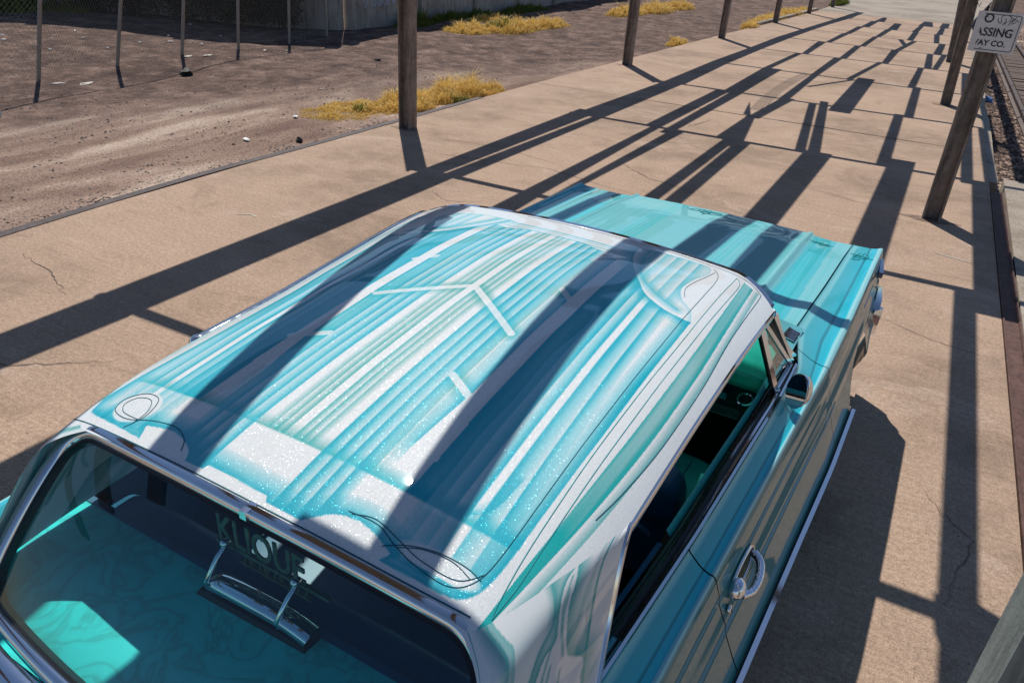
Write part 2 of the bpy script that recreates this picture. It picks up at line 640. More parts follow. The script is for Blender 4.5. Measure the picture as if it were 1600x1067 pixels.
def build_platform():
    root = empty('platform')
    tag(root, 'long tan concrete loading platform with saw cut joints', kind='structure')
    joints = [-4, 12.33, 24.4, 36.2]
    for a, c in zip(joints[:-1], joints[1:]):
        mb = MB()
        ys = np.linspace(a + .006, c - .006, 9)
        for p, q in zip(ys[:-1], ys[1:]):
            pass
        n = len(ys)
        vs = []
        for y in ys:
            vs += [(PX(y), y, -.40), (PR(y), y, -.40), (PR(y), y, 0), (PX(y), y, 0)]
        fs = []
        for i in range(n - 1):
            for k in range(4):
                l = (k + 1) % 4
                fs.append((i * 4 + k, i * 4 + l, (i + 1) * 4 + l, (i + 1) * 4 + k))
        fs += [(3, 2, 1, 0), tuple((n - 1) * 4 + k for k in range(4))]
        mb.add(vs, fs)
        mb.build('slab', MAT['concrete'], root)
    mb = MB()
    mb.box(-5.6, .7, 12.25, 36.25, -.41, -.035)
    mb.build('joint_filler', MAT['joint'], root)
    # far ramp of the same concrete, worn
    mb = MB()
    mb.hexa([(PX(36.2), 36.21, -.5), (PR(36.2), 36.21, -.5), (2.5, 75, -.5), (-5, 75, -.5), (PX(36.2), 36.21, -.006), (PR(36.2), 36.21, -.006), (2.5, 75, -.12), (-5, 75, -.12)])
    mb.build('ramp', MAT['concrete_grey'], root)
    # dark steel angle along the left edge
    mb = MB()
    ys = list(np.arange(-3, 10.95, .5))
    path = [(PX(y) - .045 - .012 * math.sin(y * 1.7), y, .0) for y in ys]
    mb.sweep(path, [(-.05, -.3), (.05, -.3), (.05, .006), (-.05, .004)])
    mb.build('edge_angle', MAT['edge_steel'], root)
    # low broken kerb further up
    mb = MB()
    for y in np.arange(27, 36, 1.2):
        mb.hexa([(PX(y) - .16, y, -.3), (PX(y) - .004, y, -.3), (PX(y + 1.15) - .004, y + 1.15, -.3), (PX(y + 1.15) - .16, y + 1.15, -.3),
                 (PX(y) - .15, y, .07), (PX(y) - .006, y, .08), (PX(y + 1.15) - .006, y + 1.15, .07), (PX(y + 1.15) - .15, y + 1.15, .09)])
    mb.build('kerb', MAT['concrete_grey'], root)
    # rusty channel let in along the right edge
    mb = MB()
    path = [(PR(y) + .066, y, 0) for y in np.arange(-3, 10.7, .6)]
    mb.sweep(path, [(-.06, -.3), (.06, -.3), (.06, .012), (.048, .012), (.044, -.004), (-.044, -.004), (-.048, .010), (-.06, .010)])
    mb.build('edge_channel', MAT['channel'], root)
    # pale edge stones beyond the channel
    y = 10.75
    while y < 34:
        L = rnd.uniform(.9, 1.6)
        mb = MB()
        x = PR(y) + .05 + rnd.uniform(-.02, .02)
        mb.hexa([(x - .045, y, -.38), (x + .07, y, -.38), (x + .065, y + L - .03, -.38), (x - .05, y + L - .03, -.38),
                 (x - .045, y, -.012), (x + .07, y, -.02), (x + .065, y + L - .03, -.02), (x - .05, y + L - .03, -.012)])
        mb.build('edge_stone', MAT['concrete_grey'], root)
        y += L
    # apron right of the channel
    mb = MB()
    mb.box(1.06, 3.6, -4, 10.95, -.38, -.004)
    mb.build('apron', MAT['concrete_grey'], root)
    return root


platform = build_platform()


def flat_strip(paths, widths, z, name, mat, parent):
    mb = MB()
    for path, w in zip(paths, widths):
        n = len(path)
        vs = []
        for i, (x, y) in enumerate(path):
            a = Vector(path[max(i - 1, 0)])
            c = Vector(path[min(i + 1, n - 1)])
            t = (c - a).normalized()
            k = w * (0.3 + .7 * math.sin(math.pi * (i + .5) / n)) * rnd.uniform(.6, 1.2)
            vs += [(x - t.y * k, y + t.x * k, z), (x + t.y * k, y - t.x * k, z)]
        mb.add(vs, [(2 * i, 2 * i + 1, 2 * i + 3, 2 * i + 2) for i in range(n - 1)])
    return mb.build(name, mat, parent)


def wander(pts, amp, n=14):
    out = []
    for (a, c) in zip(pts[:-1], pts[1:]):
        for i in range(n):
            t = i / n
            out.append((a[0] + (c[0] - a[0]) * t + rnd.gauss(0, amp), a[1] + (c[1] - a[1]) * t + rnd.gauss(0, amp)))
    out.append(pts[-1])
    return out


cr_paths = [wander(p, .010, 9) for p in [
    [(-5.6, 3.0), (-5.1, 2.9), (-4.75, 2.75)],
    [(-4.8, 1.75), (-4.1, 2.05), (-3.75, 2.35)],
    [(-5.6, 7.5), (-4.9, 7.35), (-3.5, 7.65), (-2.3, 7.35)],
    [(-2.9, 8.4), (-2.5, 8.05), (-1.9, 7.9)],
    [(.1, 5.75), (.5, 5.55), (.88, 5.5)],
    [(-5.4, 7.9), (-4.4, 8.1), (-3.2, 7.8)],
    [(-4.1, 6.2), (-3.8, 6.0), (-3.5, 6.2)],
    [(-5.2, 9.6), (-4.7, 9.45), (-3.9, 9.5)], [(-3.3, 9.6), (-2.6, 9.9), (-2.0, 9.6)], [(.5, 3.7), (.72, 3.4), (.62, 2.9)], [(-1.0, 8.9), (-.4, 8.7), (.2, 8.9)], [(-5.6, 11.0), (-5.1, 11.2), (-4.8, 11.0)], [(-1.9, 13.2), (-1.2, 13.4), (-.5, 13.2)], [(-4.7, 4.7), (-4.3, 5.3)],
    [(-2.9, 10.9), (-2.75, 11.6)], [(-3.2, 22.5), (-3.05, 23.3), (-3.3, 24.0)],
]]
flat_strip(cr_paths, [.0035, .0035, .004, .005, .003, .003, .003, .003, .004, .002, .003, .003, .004, .002, .006, .012], .004, 'crack', MAT['joint'], platform)
gr_strip = [wander([(-4.4, 12.31), (-2.0, 12.34), (.7, 12.36)], .008, 20), wander([(-3.2, 12.32), (-2.2, 12.35)], .012, 12)]
flat_strip(gr_strip[:1], [.014], .004, 'joint_dirt', MAT['joint'], platform)


def build_track():
    # rails are things of their own, with ties under them
    def rail_x(y, k): return (1.62, 2.35)[k] + (y - 17) * (-.0185, -.0185)[k]
    labels = ['nearer rusty rail beside the platform edge stones', 'farther rusty rail across the wooden crossing boards']
    for k in range(2):
        mb = MB()
        path = [(rail_x(y, k), y, -.14) for y in (10.97, 16, 24, 36, 60)]
        mb.sweep(path, [(-.065, -.14), (.065, -.14), (.065, -.12), (.012, -.10), (.012, -.03), (.035, -.02), (.035, .01), (-.035, .01), (-.035, -.02), (-.012, -.03), (-.012, -.10), (-.065, -.12)])
        o = mb.build('rail', MAT['rail'], smooth=30)
        tag(o, labels[k], 'rail', 'rusty rails of the track')
    root = empty('track_boards')
    tag(root, 'weathered brown crossing boards laid between the two rails', 'boards')
    y = 11.2
    while y < 46:
        w = .235
        mb = MB()
        x0, x1 = rail_x(y, 0) + .09, rail_x(y, 1) - .09
        dz = rnd.uniform(-.012, .012)
        mb.hexa([(x0, y, -.29), (x1, y + rnd.uniform(-.01, .01), -.29), (x1, y + w, -.29), (x0, y + w, -.29),
                 (x0, y, -.165 + dz), (x1, y, -.165 + dz), (x1, y + w - .015, -.165 + dz), (x0, y + w - .015, -.165 + dz)])
        mb.build('board', MAT['timber'], root)
        y += .25


build_track()

# ------------------------------------------------------------------ posts


def h_post(name, x, y, top, w, d, t, mat, z0=-.02, lean=(0, 0), rz=0.0):
    """H section: flanges across x, web along the centre"""
    mb = MB()
    hw, hd = w / 2, d / 2
    pr = [(-hw, -hd), (-hw + t, -hd), (-hw + t, -t / 2), (hw - t, -t / 2), (hw - t, -hd), (hw, -hd), (hw, hd), (hw - t, hd), (hw - t, t / 2), (-hw + t, t / 2), (-hw + t, hd), (-hw, hd)]
    c, s = math.cos(rz), math.sin(rz)
    vs = []
    for z in (z0, top * .5, top):
        for (a, e) in pr:
            vs.append((a * c - e * s + lean[0] * z, a * s + e * c + lean[1] * z, z))
    m = len(pr)
    fs = []
    for i in range(2):
        for k in range(m):
            l = (k + 1) % m
            fs.append((i * m + k, i * m + l, (i + 1) * m + l, (i + 1) * m + k))
    fs += [tuple(reversed(range(m))), tuple(2 * m + k for k in range(m))]
    mb.add(vs, fs)
    me = mb.mesh(name)
    me.materials.append(mat)
    o = bpy.data.objects.new(name, me)
    o.location = (x, y, 0)
    return link(o)


POSTS = [
    (-5.78, 8.17, 'steel post in front of the long dry grass clump', .165),
    (-5.60, 15.6, 'second steel post up the left edge, by bare cinder gravel', .165),
    (-5.40, 22.25, 'third steel post up the left edge, beside a small straw tuft', .16),
    (-5.24, 28.6, 'fourth steel post up the left edge, in front of low straw', .16),
    (-5.05, 34.1, 'fifth steel post up the left edge, near the broken kerb', .15),
    (-4.90, 39.4, 'farthest steel post on the left, beside the green tuft', .15),
    (.345, 8.63, 'steel post carrying the white sign on the right', .175),
    (.275, 16.1, 'second steel post on the right, scribbled with dark paint', .175),
    (.19, 22.95, 'third steel post on the right, half behind the scribbled one', .17),
    (.16, 29.7, 'farthest steel post on the right edge of the platform', .17),
]
for (x, y, lab, w) in POSTS:
    ln = {16.1: (-.05, 0), 22.95: (-.08, 0), 29.7: (-.1, 0)}.get(y, (0, 0))
    o = h_post('steel_post', x, y, 2.62, w, w * 1.0, .022, MAT['post'], lean=ln)
    tag(o, lab, 'post', 'steel posts of the open canopy')
o = h_post('steel_post', .510, 1.44, 2.62, .165, .16, .03, MAT['near_post'])
tag(o, 'grey green painted post close by at the lower right corner', 'post')
# dark damp stains round the feet of the near posts
for (x, y, r) in ((.345, 8.55, .22), (-5.78, 8.10, .16), (.275, 16.0, .2), (-5.60, 15.5, .16)):
    mb = MB()
    pts_ = [(x + r * (.6 + .6 * rnd.random()) * math.cos(t) * 1.25, y + r * .45 * (.6 + .6 * rnd.random()) * math.sin(t)) for t in np.linspace(0, 6.283, 19)[:-1]]
    mb.add([(a, c, .003) for a, c in pts_], [tuple(range(18))])
    mb.build('stain', plain('damp_stain', (.20, .135, .10), .9, 0, .5, 14), platform)
# paint scribbles on the second right post
mb = MB()
for k, (z, pts) in enumerate([(1.62, [(-.05, 0), (.0, .05), (.04, 0), (.05, .06)]), (1.45, [(0, .05), (.01, -.05)]), (1.30, [(-.05, 0), (-.01, .03), (.02, -.02), (.06, .03)])]):
    mb.tube([(.275 + a, 16.1 - .092, z + c) for a, c in pts], .008, 5)
o = mb.build('paint_scribble', MAT['pinline'])
o.parent = [q for q in bpy.data.objects if q.get('label', '').startswith('second steel post on the right')][0]
o.matrix_parent_inverse = Matrix.Translation((-.275, -16.1, 0))

# ------------------------------------------------------------------ canopy frame overhead (bare, no roof sheet)
ZP = 2.60
FY = [2.85, 6.72, 10.56, 14.25, 17.62, 21.0, 24.3, 27.5, 30.6, 33.6, 36.4]


def up(xg, yg, z):
    """the overhead point whose shadow falls on the ground at (xg, yg)"""
    return (xg - SD.x * z / SUN_T, yg - SD.y * z / SUN_T, z)


canopy = empty('canopy_frame', (-2.7, 8.0, 0))
tag(canopy, 'bare timber canopy frame spanning the posts overhead', 'canopy')
CI = Matrix.Translation((2.7, -8.0, 0))


def canopy_part(mb, name, mat):
    o = mb.build(name, mat, canopy)
    o.matrix_parent_inverse = CI
    return o


for i, fy in enumerate(FY):
    mb = MB()
    z = 2.50
    x, y, _ = up(0, fy, z)
    tk = .062 if i < 5 else .055
    xl = PX(fy) + .34
    xr = PR(fy) - .35
    mb.box(xl, xr, y - tk / 2, y + tk / 2, z - .045, z + .045)
    canopy_part(mb, 'crossbeam', MAT['timber'])

# planks: near (xl, xr, y) and far (xl, xr, y), given where their shadows lie on the platform
PL = [
    # bay behind / over the car roof
    (-4.58, -4.30, -3.5, -4.58, -4.16, 2.8), (-3.40, -3.07, -2.5, -3.38, -3.06, 2.75), (-2.3, -2.05, -2.0, -2.3, -2.0, 2.75),
    (-.955, -.835, -.9, -1.57, -1.44, 2.8), (-.71, -.545, .05, -1.12, -.94, 1.72), (-.80, -.60, -1.1, -.71, -.54, .05), (-1.11, -.97, 1.72, -1.3, -1.15, 2.8),
    (-.12, .02, .10, -.285, -.115, 1.85), (-.285, -.115, 1.85, -.36, -.20, 2.8),
    (-.52, .36, -1.3, -.28, .36, .10), (.60, .74, -1.5, .60, .745, 2.85),
    # bay over the bonnet
    (-4.58, -4.16, 2.85, -4.58, -4.16, 6.72), (-3.40, -3.05, 2.85, -3.38, -3.16, 6.72), (-2.30, -2.1, 2.85, -2.30, -2.1, 6.72),
    (-1.70, -1.41, 2.85, -1.66, -1.39, 6.72), (-1.31, -1.22, 2.85, -1.30, -1.20, 6.72), (-.53, -.345, 2.85, -.47, -.31, 6.72), (-.21, -.055, 2.85, -.28, -.06, 6.72), (.585, .745, 2.85, .58, .745, 6.72),
    # first bay beyond the car
    (-4.59, -4.345, 6.72, -4.58, -4.26, 10.9), (-4.32, -4.11, 6.72, -4.21, -4.06, 10.56),
    (-3.38, -3.17, 6.72, -3.33, -3.20, 10.56), (-3.08, -2.99, 6.72, -3.03, -2.84, 10.56),
    (-2.31, -2.15, 6.72, -2.30, -2.14, 10.56), (-2.09, -1.91, 6.72, -2.12, -1.93, 10.56),
    (-1.29, -.97, 6.72, -1.26, -.91, 10.7), (-.29, .03, 6.72, -.25, .06, 11.05), (.72, 1.03, 6.3, .70, 1.00, 10.56),
    # second bay
    (-4.50, -4.06, 10.56, -4.39, -4.02, 14.25), (-3.43, -3.20, 10.56, -3.39, -3.15, 14.25), (-3.12, -2.97, 10.3, -3.13, -2.92, 14.3),
    (-2.42, -2.23, 10.56, -2.40, -2.27, 12.3), (-2.24, -1.98, 10.2, -2.42, -2.28, 12.4), (-2.38, -2.20, 12.25, -2.27, -2.05, 14.4),
    (-1.37, -1.23, 10.56, -1.80, -1.67, 14.3), (-1.15, -.98, 10.0, -1.66, -1.52, 14.6), (-.38, -.22, 10.56, -.45, -.30, 14.4), (.58, .72, 10.4, .56, .70, 14.25), (.84, .99, 10.4, .78, .92, 14.3),
    (.86, 1.03, 14.3, .80, .97, 17.6), (1.16, 1.34, 15.5, 1.08, 1.26, 21.0), (1.08, 1.26, 21.0, .98, 1.14, 27.5), (1.2, 1.4, 10.9, 1.16, 1.34, 15.5),
    # third bay
    (-4.39, -3.99, 14.25, -4.41, -4.06, 17.62), (-3.26, -2.93, 14.1, -3.31, -2.93, 17.8), (-2.30, -2.13, 14.25, -2.30, -2.16, 17.62),
    (-1.42, -1.07, 13.8, -1.43, -1.10, 18.1), (-.30, -.15, 14.2, -.36, -.21, 17.8), (.56, .72, 14.25, .52, .68, 17.62),
    (-4.41, -4.06, 17.62, -4.34, -4.03, 21.0), (-3.31, -3.16, 17.62, -3.21, -3.06, 21.0), (-2.31, -2.16, 17.62, -2.31, -2.11, 21.0),
    (-1.63, -1.51, 17.62, -1.32, -1.20, 21.2), (-.46, -.31, 17.62, -.44, -.31, 21.1), (.5, .66, 17.62, .48, .62, 21),
    (-4.34, -4.03, 21.0, -4.30, -3.96, 24.3), (-3.08, -2.93, 21.0, -3.19, -2.97, 24.3), (-2.20, -2.03, 21.0, -2.21, -2.04, 24.3),
    (-1.24, -1.09, 21.0, -1.27, -1.06, 24.3), (-.32, -.15, 21.0, -.39, -.24, 24.3), (-.15, -.02, 21.0, -.04, .10, 24.6),
    (-4.30, -3.96, 24.3, -4.15, -3.85, 27.5), (-3.0, -2.85, 24.3, -2.95, -2.75, 27.5), (-2.1, -1.95, 24.3, -2.05, -1.9, 27.5), (-1.2, -1.05, 24.3, -.95, -.80, 27.4), (-1.1, -.95, 25.8, -1.35, -1.2, 27.5), (-.25, -.05, 24.3, -.2, -.02, 27.5),
    (-4.15, -3.85, 27.5, -4.0, -3.7, 30.6), (-2.9, -2.72, 27.5, -2.85, -2.65, 30.6), (-2.0, -1.85, 27.5, -1.95, -1.75, 30.6), (-1.1, -.92, 27.5, -1.1, -.92, 30.6), (-.35, -.2, 27.5, -.45, -.28, 30.6),
    (-4.0, -3.7, 30.6, -3.85, -3.5, 33.6), (-2.75, -2.5, 30.6, -2.7, -2.45, 33.6), (-1.9, -1.6, 30.6, -1.9, -1.65, 33.6), (-1.15, -.95, 30.6, -1.05, -.9, 33.6), (-.4, -.2, 30.6, -.35, -.2, 33.6),
    (-3.85, -3.45, 33.6, -3.7, -3.4, 37.8), (-2.6, -2.4, 33.6, -2.5, -2.35, 36), (-2.4, -2.25, 33.6, -2.5, -2.35, 36), (-1.1, -.6, 33.6, -1.0, -.7, 36), (-.4, -.1, 33.6, -.35, -.1, 36),
]
TH = .04
for i, (a, c, y0, e, g, y1) in enumerate(PL):
    z = ZP + (.05 if i % 2 else 0.0) + .002 * i
    z = ZP + .0015 * i
    sh = SD.x * TH / SUN_T * .9
    p = [up(a + sh * .5, y0, z), up(c - sh * .5, y0, z), up(g - sh * .5, y1, z), up(e + sh * .5, y1, z)]
    q = [(u[0], u[1], u[2] + TH) for u in p]
    mb = MB()
    mb.hexa([Vector(u) for u in p] + [Vector(u) for u in q])
    canopy_part(mb, 'plank', MAT['timber'])
# thin loose brace, stake and hanging cables
mb = MB()
mb.bar(up(-2.09, 15.96, 2.8), up(-1.45, 17.7, 2.8), .05, .05)
canopy_part(mb, 'brace', MAT['timber'])
mb = MB()
a, c = up(-2.40, 12.4, 2.72), up(-2.64, 13.6, 2.72)
mb.add([(a[0] - .07, a[1], a[2]), (a[0] + .05, a[1], a[2]), c, (a[0], a[1], a[2] + .03)], [(0, 1, 2), (0, 2, 3), (1, 3, 2), (0, 3, 1)])
canopy_part(mb, 'stake', MAT['timber'])
for k in range(5):
    mb = MB()
    x0 = -2.46 + .045 * k
    pts = []
    for t in np.linspace(0, 1, 14):
        xg = x0 + (-.03) * t + .16 * math.sin(math.pi * t) * -.6
        pts.append(up(xg, 12.9 + 4.7 * t, 2.75 + .005 * k))
    mb.tube(pts, .007, 5)
    canopy_part(mb, 'cable', MAT['rubber'])
# broad gusset board near the camera
mb = MB()
GP = [(0.58, 2.96), (0.74, 2.99), (0.84, 2.95), (0.93, 2.88), (0.88, 2.62), (0.72, 2.54), (0.63, 2.6), (0.59, 2.73)]
n = len(GP)
lo = [up(x, y, 2.48) for x, y in GP]
hi = [(q[0], q[1], q[2] + .03) for q in lo]
mb.add(lo + hi, [tuple(range(n)), tuple(reversed(range(n, 2 * n)))] + [(i, (i + 1) % n, n + (i + 1) % n, n + i) for i in range(n)])
canopy_part(mb, 'gusset_board', MAT['timber'])

# ------------------------------------------------------------------ the car
CAR_A = 0.02948
CAR = empty('parked_car', (-.953, 4.62, 0), -CAR_A)
tag(CAR, 'two door turquoise lowrider coupe with white and turquoise scalloped metalflake roof', 'car')

WHITE = np.array([.71, .74, .76])
CYAN = np.array([.0, .48, .58])
TEAL = np.array([.005, .38, .38])
DEEP = np.array([.0, .34, .47])
AQUA = np.array([.20, .52, .55])

VK = [-4.2, -3.95, -3.8, -3.6, -3.3, -2.9, -2.5, -2.25, -2.0, -1.9]
ZK = [1.2, 1.27, 1.305, 1.338, 1.363, 1.378, 1.374, 1.358, 1.332, 1.322]
_vv = np.linspace(-4.3, -1.8, 251)
_zz = np.interp(_vv, VK, ZK)
_k = np.hanning(31); _k /= _k.sum()
_zp = np.convolve(np.pad(_zz, 15, mode='edge'), _k, mode='valid')


def zc(v): return np.interp(v, _vv, _zp)


ULV = [-4.2, -3.8, -3.4, -3.0, -2.5, -2.0]
ULK = [-.61, -.61, -.575, -.580, -.655, -.765]
_uu = np.interp(_vv, ULV, ULK)
_k2 = np.hanning(61); _k2 /= _k2.sum()
_up = np.convolve(np.pad(_uu, 30, mode='edge'), _k2, mode='valid')


def uL(v): return np.interp(v, _vv, _up)


UR = .740


def roof_z(u, v):
    l = uL(v)
    xs = (u - (l + UR) / 2) / ((UR - l) / 2)
    x = np.minimum(np.abs(xs), 1.15)
    k = np.where(xs > 0, .05, .024)
    return zc(v) - (.05 * x ** 2 + (np.maximum(x - .72, 0) / .28) ** 2.2 * k)


def cu_(v): return -.085 + (-2.06 - v) * .062      # centre line of the painted design


def seg_dist(U, V, pts, closed=False):
    """unsigned distance to a polyline and side (+ left of travel)"""
    best = np.full(U.shape, 9.0)
    side = np.zeros(U.shape)
    n = len(pts)
    for i in range(n if closed else n - 1):
        a, c = np.array(pts[i]), np.array(pts[(i + 1) % n])
        d = c - a
        L2 = d @ d + 1e-12
        t = np.clip(((U - a[0]) * d[0] + (V - a[1]) * d[1]) / L2, 0, 1)
        du, dv = U - (a[0] + t * d[0]), V - (a[1] + t * d[1])
        r = np.sqrt(du * du + dv * dv)
        m = r < best
        best = np.where(m, r, best)
        side = np.where(m, np.sign(d[0] * dv - d[1] * du), side)
    return best, side


def inside(U, V, pts):
    r = np.zeros(U.shape, bool)
    n = len(pts)
    for i in range(n):
        (a, c), (e, g) = pts[i], pts[(i + 1) % n]
        k = (c > V) != (g > V)
        if g != c:
            x = (e - a) * (V - c) / (g - c) + a
            r ^= k & (U < x)
    return r


def sm(x, a, c):
    t = np.clip((x - a) / (c - a), 0, 1)
    return t * t * (3 - 2 * t)


def rev(pts, n=6):
    """smooth a coarse polyline (Catmull-Rom)"""
    P = [np.array(p, float) for p in pts]
    out = []
    for i in range(len(P) - 1):
        p0, p1, p2, p3 = P[max(i - 1, 0)], P[i], P[i + 1], P[min(i + 2, len(P) - 1)]
        for k in range(n):
            t = k / n
            out.append(tuple(.5 * ((2 * p1) + (-p0 + p2) * t + (2 * p0 - 5 * p1 + 4 * p2 - p3) * t * t + (-p0 + 3 * p1 - 3 * p2 + p3) * t ** 3)))
    out.append(tuple(P[-1]))
    return out


RB = [(.581, -2.517), (.588, -2.80), (.597, -3.20), (.601, -3.60)] + rev([(.601, -3.60), (.598, -3.67), (.588, -3.72), (.565, -3.75), (.53, -3.759)]) + [(.39, -3.764), (.402, -3.741)] + \
    rev([(.402, -3.741), (.352, -3.722), (.302, -3.714), (.25, -3.726), (.202, -3.771)]) + [(.11, -3.771), (.10, -3.757), (-.073, -3.752), (-.078, -3.766), (-.133, -3.766)] + \
    rev([(-.133, -3.766), (-.150, -3.742), (-.190, -3.722), (-.245, -3.713), (-.312, -3.725)]) + [(-.288, -3.762), (-.468, -3.748)] + \
    rev([(-.468, -3.748), (-.505, -3.737), (-.522, -3.715), (-.525, -3.67), (-.522, -3.55)]) + [(-.52, -3.30), (-.535, -3.0), (-.58, -2.6), (-.605, -2.45)]
RB_FRONT_L = rev([(-.605, -2.45), (-.575, -2.40), (-.545, -2.33), (-.555, -2.25), (-.585, -2.17), (-.56, -2.09), (-.50, -2.045), (-.40, -2.035)])
RB_FRONT_R = [(-.25, -2.05), (0, -2.075), (.15, -2.055)] + rev([(.20, -2.0), (.33, -1.972), (.444, -1.968), (.473, -1.968), (.490, -1.998), (.495, -2.066), (.477, -2.167), (.473, -2.277), (.488, -2.341), (.512, -2.388), (.543, -2.424), (.560, -2.45)])
PANEL = RB + RB_FRONT_L + RB_FRONT_R
ARC_R = rev([(.215, -2.02), (.235, -2.12), (.280, -2.235), (.337, -2.335), (.404, -2.44), (.487, -2.50), (.553, -2.518), (.588, -2.517)])
ARC_R2 = rev([(.262, -2.0), (.270, -2.08), (.297, -2.194), (.347, -2.31), (.418, -2.391), (.47, -2.433), (.518, -2.463)])
ARC_L = rev([(-.33, -2.06), (-.36, -2.18), (-.41, -2.30), (-.48, -2.40), (-.56, -2.45), (-.605, -2.45)])
ARC_L2 = rev([(-.375, -2.06), (-.40, -2.16), (-.44, -2.27), (-.50, -2.35), (-.56, -2.39)])


def roof_paint(U, V):
    c = cu_(V)
    W = U - c
    inn = inside(U, V, PANEL)
    a = np.zeros(U.shape)         # cyan
    t = np.zeros(U.shape)         # greener teal
    jit = 1 + .06 * np.sin(V * 9 + U * 17)

    def put(arr, s):
        return 1 - (1 - arr) * (1 - np.clip(s, 0, 1))

    def fade(d, w, s, p=1.25):
        e = np.clip(d / .0030 + .5, 0, 1)          # soft mask edge
        return np.where((d > -.0016) & (d < w), np.minimum(1.0, s * 1.28) * e * (1 - np.clip(d / w, 0, 1)) ** (p * .72), 0) * jit

    vr = (V > -3.606)
    arcd, arcs = seg_dist(U, V, ARC_R)
    arcdl, arcsl = seg_dist(U, V, ARC_L)
    # front-right and front-left lobes are cut off by the arcs
    lobR = inn & (arcs > 0) & (U > .2) & (V > -2.53)
    lobL = inn & (arcsl < 0) & (U < -.3) & (V > -2.47)
    main = inn & ~lobR & ~lobL
    fr = V < (-2.125 - .02 * np.abs(W) / .3)
    # ---- centre spear
    for sgn in (1, -1):
        d0 = sgn * W
        for k, (w0, s) in enumerate([(.013, .85), (.034, .75), (.056, .65)]):
            t = put(t, np.where(vr & fr, fade(d0 - w0, .022, s), 0))
        # four crisp stripes running to the rear border
        for k in range(4):
            w0 = .098 + .032 * k + .004 * (V + 3.0) * (-1)
            sc = .98 if sgn > 0 else .9
            ok = (V < -2.128 - .012 * k) & (V > -3.775)
            a = put(a, np.where(ok & main & (d0 > w0) & (d0 < w0 + .034), .14, 0))
            a = put(a, np.where(ok & main, fade(d0 - w0, .034, sc, .9), 0))
        # between the stripes and the long bar: double panel outline
        uo = .232 if sgn > 0 else .232
        t = put(t, np.where(vr & (V < -2.3), fade(uo - d0, .030, .55), 0))
        t = put(t, np.where(vr & (V < -2.3), fade(d0 - uo - .004, .020, .30), 0))
        blo, bhi = (.284, .330) if sgn > 0 else (.250, .288)
        bv0, bv1 = (-2.335, -3.50) if sgn > 0 else (-2.27, -3.42)
        inb = (V < bv0) & (V > bv1)
        wd = .022 * np.clip((-3.25 - V) / .25, 0, 1)
        a = put(a, np.where((V < bv0 + .12) & (V > bv1 - .08) & (d0 < blo), fade(blo - wd - d0, .052, .95), 0) * sm(V, bv1 - .08, bv1 + .05))
        a = put(a, np.where((V < bv0 + .20) & vr & (d0 >= bhi - .002), fade(d0 - bhi, .10, 1.0, .7), 0))
        # bands between the bar and the border: fades meet a white stripe
        k0 = 1.0 if sgn > 0 else .86
        ws0, ws1 = .468 * k0, .488 * k0
        for k, (w0, w1, s_) in enumerate([(.400, .362, .75), (.434, .400, .85), (.468, .434, 1.0)]):
            w0 *= k0; w1 *= k0
            a = put(a, np.where(main & (V > -3.745) & (d0 > w1) & (d0 <= w0), .20, 0))
            a = put(a, np.where(vr & main & (d0 > w1), fade(w0 - d0, (w0 - w1), s_, 1.0), 0))
            a = put(a, np.where(~vr & main & (V > -3.745) & (d0 > w1), fade(w0 - d0, (w0 - w1), s_ * .6, 1.0), 0))
        for k, (w0, w1, s_) in enumerate([(.488, .532, 1.0), (.532, .565, .9)]):
            w0 *= k0; w1 *= k0
            a = put(a, np.where(main & (V > -3.745) & (d0 > w0) & (d0 <= w1), .20, 0))
            a = put(a, np.where(main & (V > -3.745) & (d0 < w1), fade(d0 - w0, (w1 - w0), s_ * np.where(vr, 1, .6), 1.0), 0))
        # links
        for (x0, y0, x1, y1) in ((.01, -2.76, .235, -2.955), (.235, -2.60, .29, -2.66), (.20, -3.215, .29, -3.275)):
            dd, ss = seg_dist(d0, V, [(x0, y0), (x1, y1)])
            t = put(t, np.where((dd > .012) & (d0 > x0) & (d0 < x1 + .02), fade(dd - .012, .035, .6), 0))
            m = (dd < .0115) & (d0 > x0 - .005)
            a = np.where(m, a * .28, a)
            t = np.where(m, t * .2, t)
        m = inb & (d0 > blo - wd) & (d0 < bhi + wd * .2)
        a = np.where(m, a * .03, a)
        t = np.where(m, t * .05, t)
    m = (np.abs(W) < .012) & vr & fr
    a = np.where(m, 0, a); t = np.where(m, 0, t)
    # ---- rear cross line of the inner panel, fading forward, and border fades
    rl = -3.606 + 0 * U
    t = put(t, np.where(inn, fade(V - rl, .045, .7), 0))
    a = put(a, np.where(inn & (U > .2), fade(V - rl, .05, .6), 0))
    cd, cs = seg_dist(U, V, rev([(.34, -3.60), (.44, -3.598), (.49, -3.575), (.515, -3.53), (.52, -3.45)]))
    a = put(a, np.where(inn & (cs > 0), fade(cd, .03, .6), 0))
    bd, bs = seg_dist(U, V, RB)
    a = put(a, np.where(inn, fade(bd, .056, 1.0, .8), 0))
    bdf, _ = seg_dist(U, V, RB_FRONT_R + [RB[0]])
    a = put(a, np.where(lobR, fade(bdf, .022, .75), 0))
    bdl, _ = seg_dist(U, V, [RB[-1]] + RB_FRONT_L + RB_FRONT_R[:1])
    a = put(a, np.where(lobL, fade(bdl, .022, .75), 0))
    # ---- front band lines
    for k, (vv, w, s) in enumerate([(-2.072, .022, .75), (-2.100, .016, .5), (-2.125, .02, .6)]):
        hv = vv - .03 * W
        ok = (U > -.30) & (U < .215) & inn
        a = put(a, np.where(ok, fade(hv - V, w, s), 0))
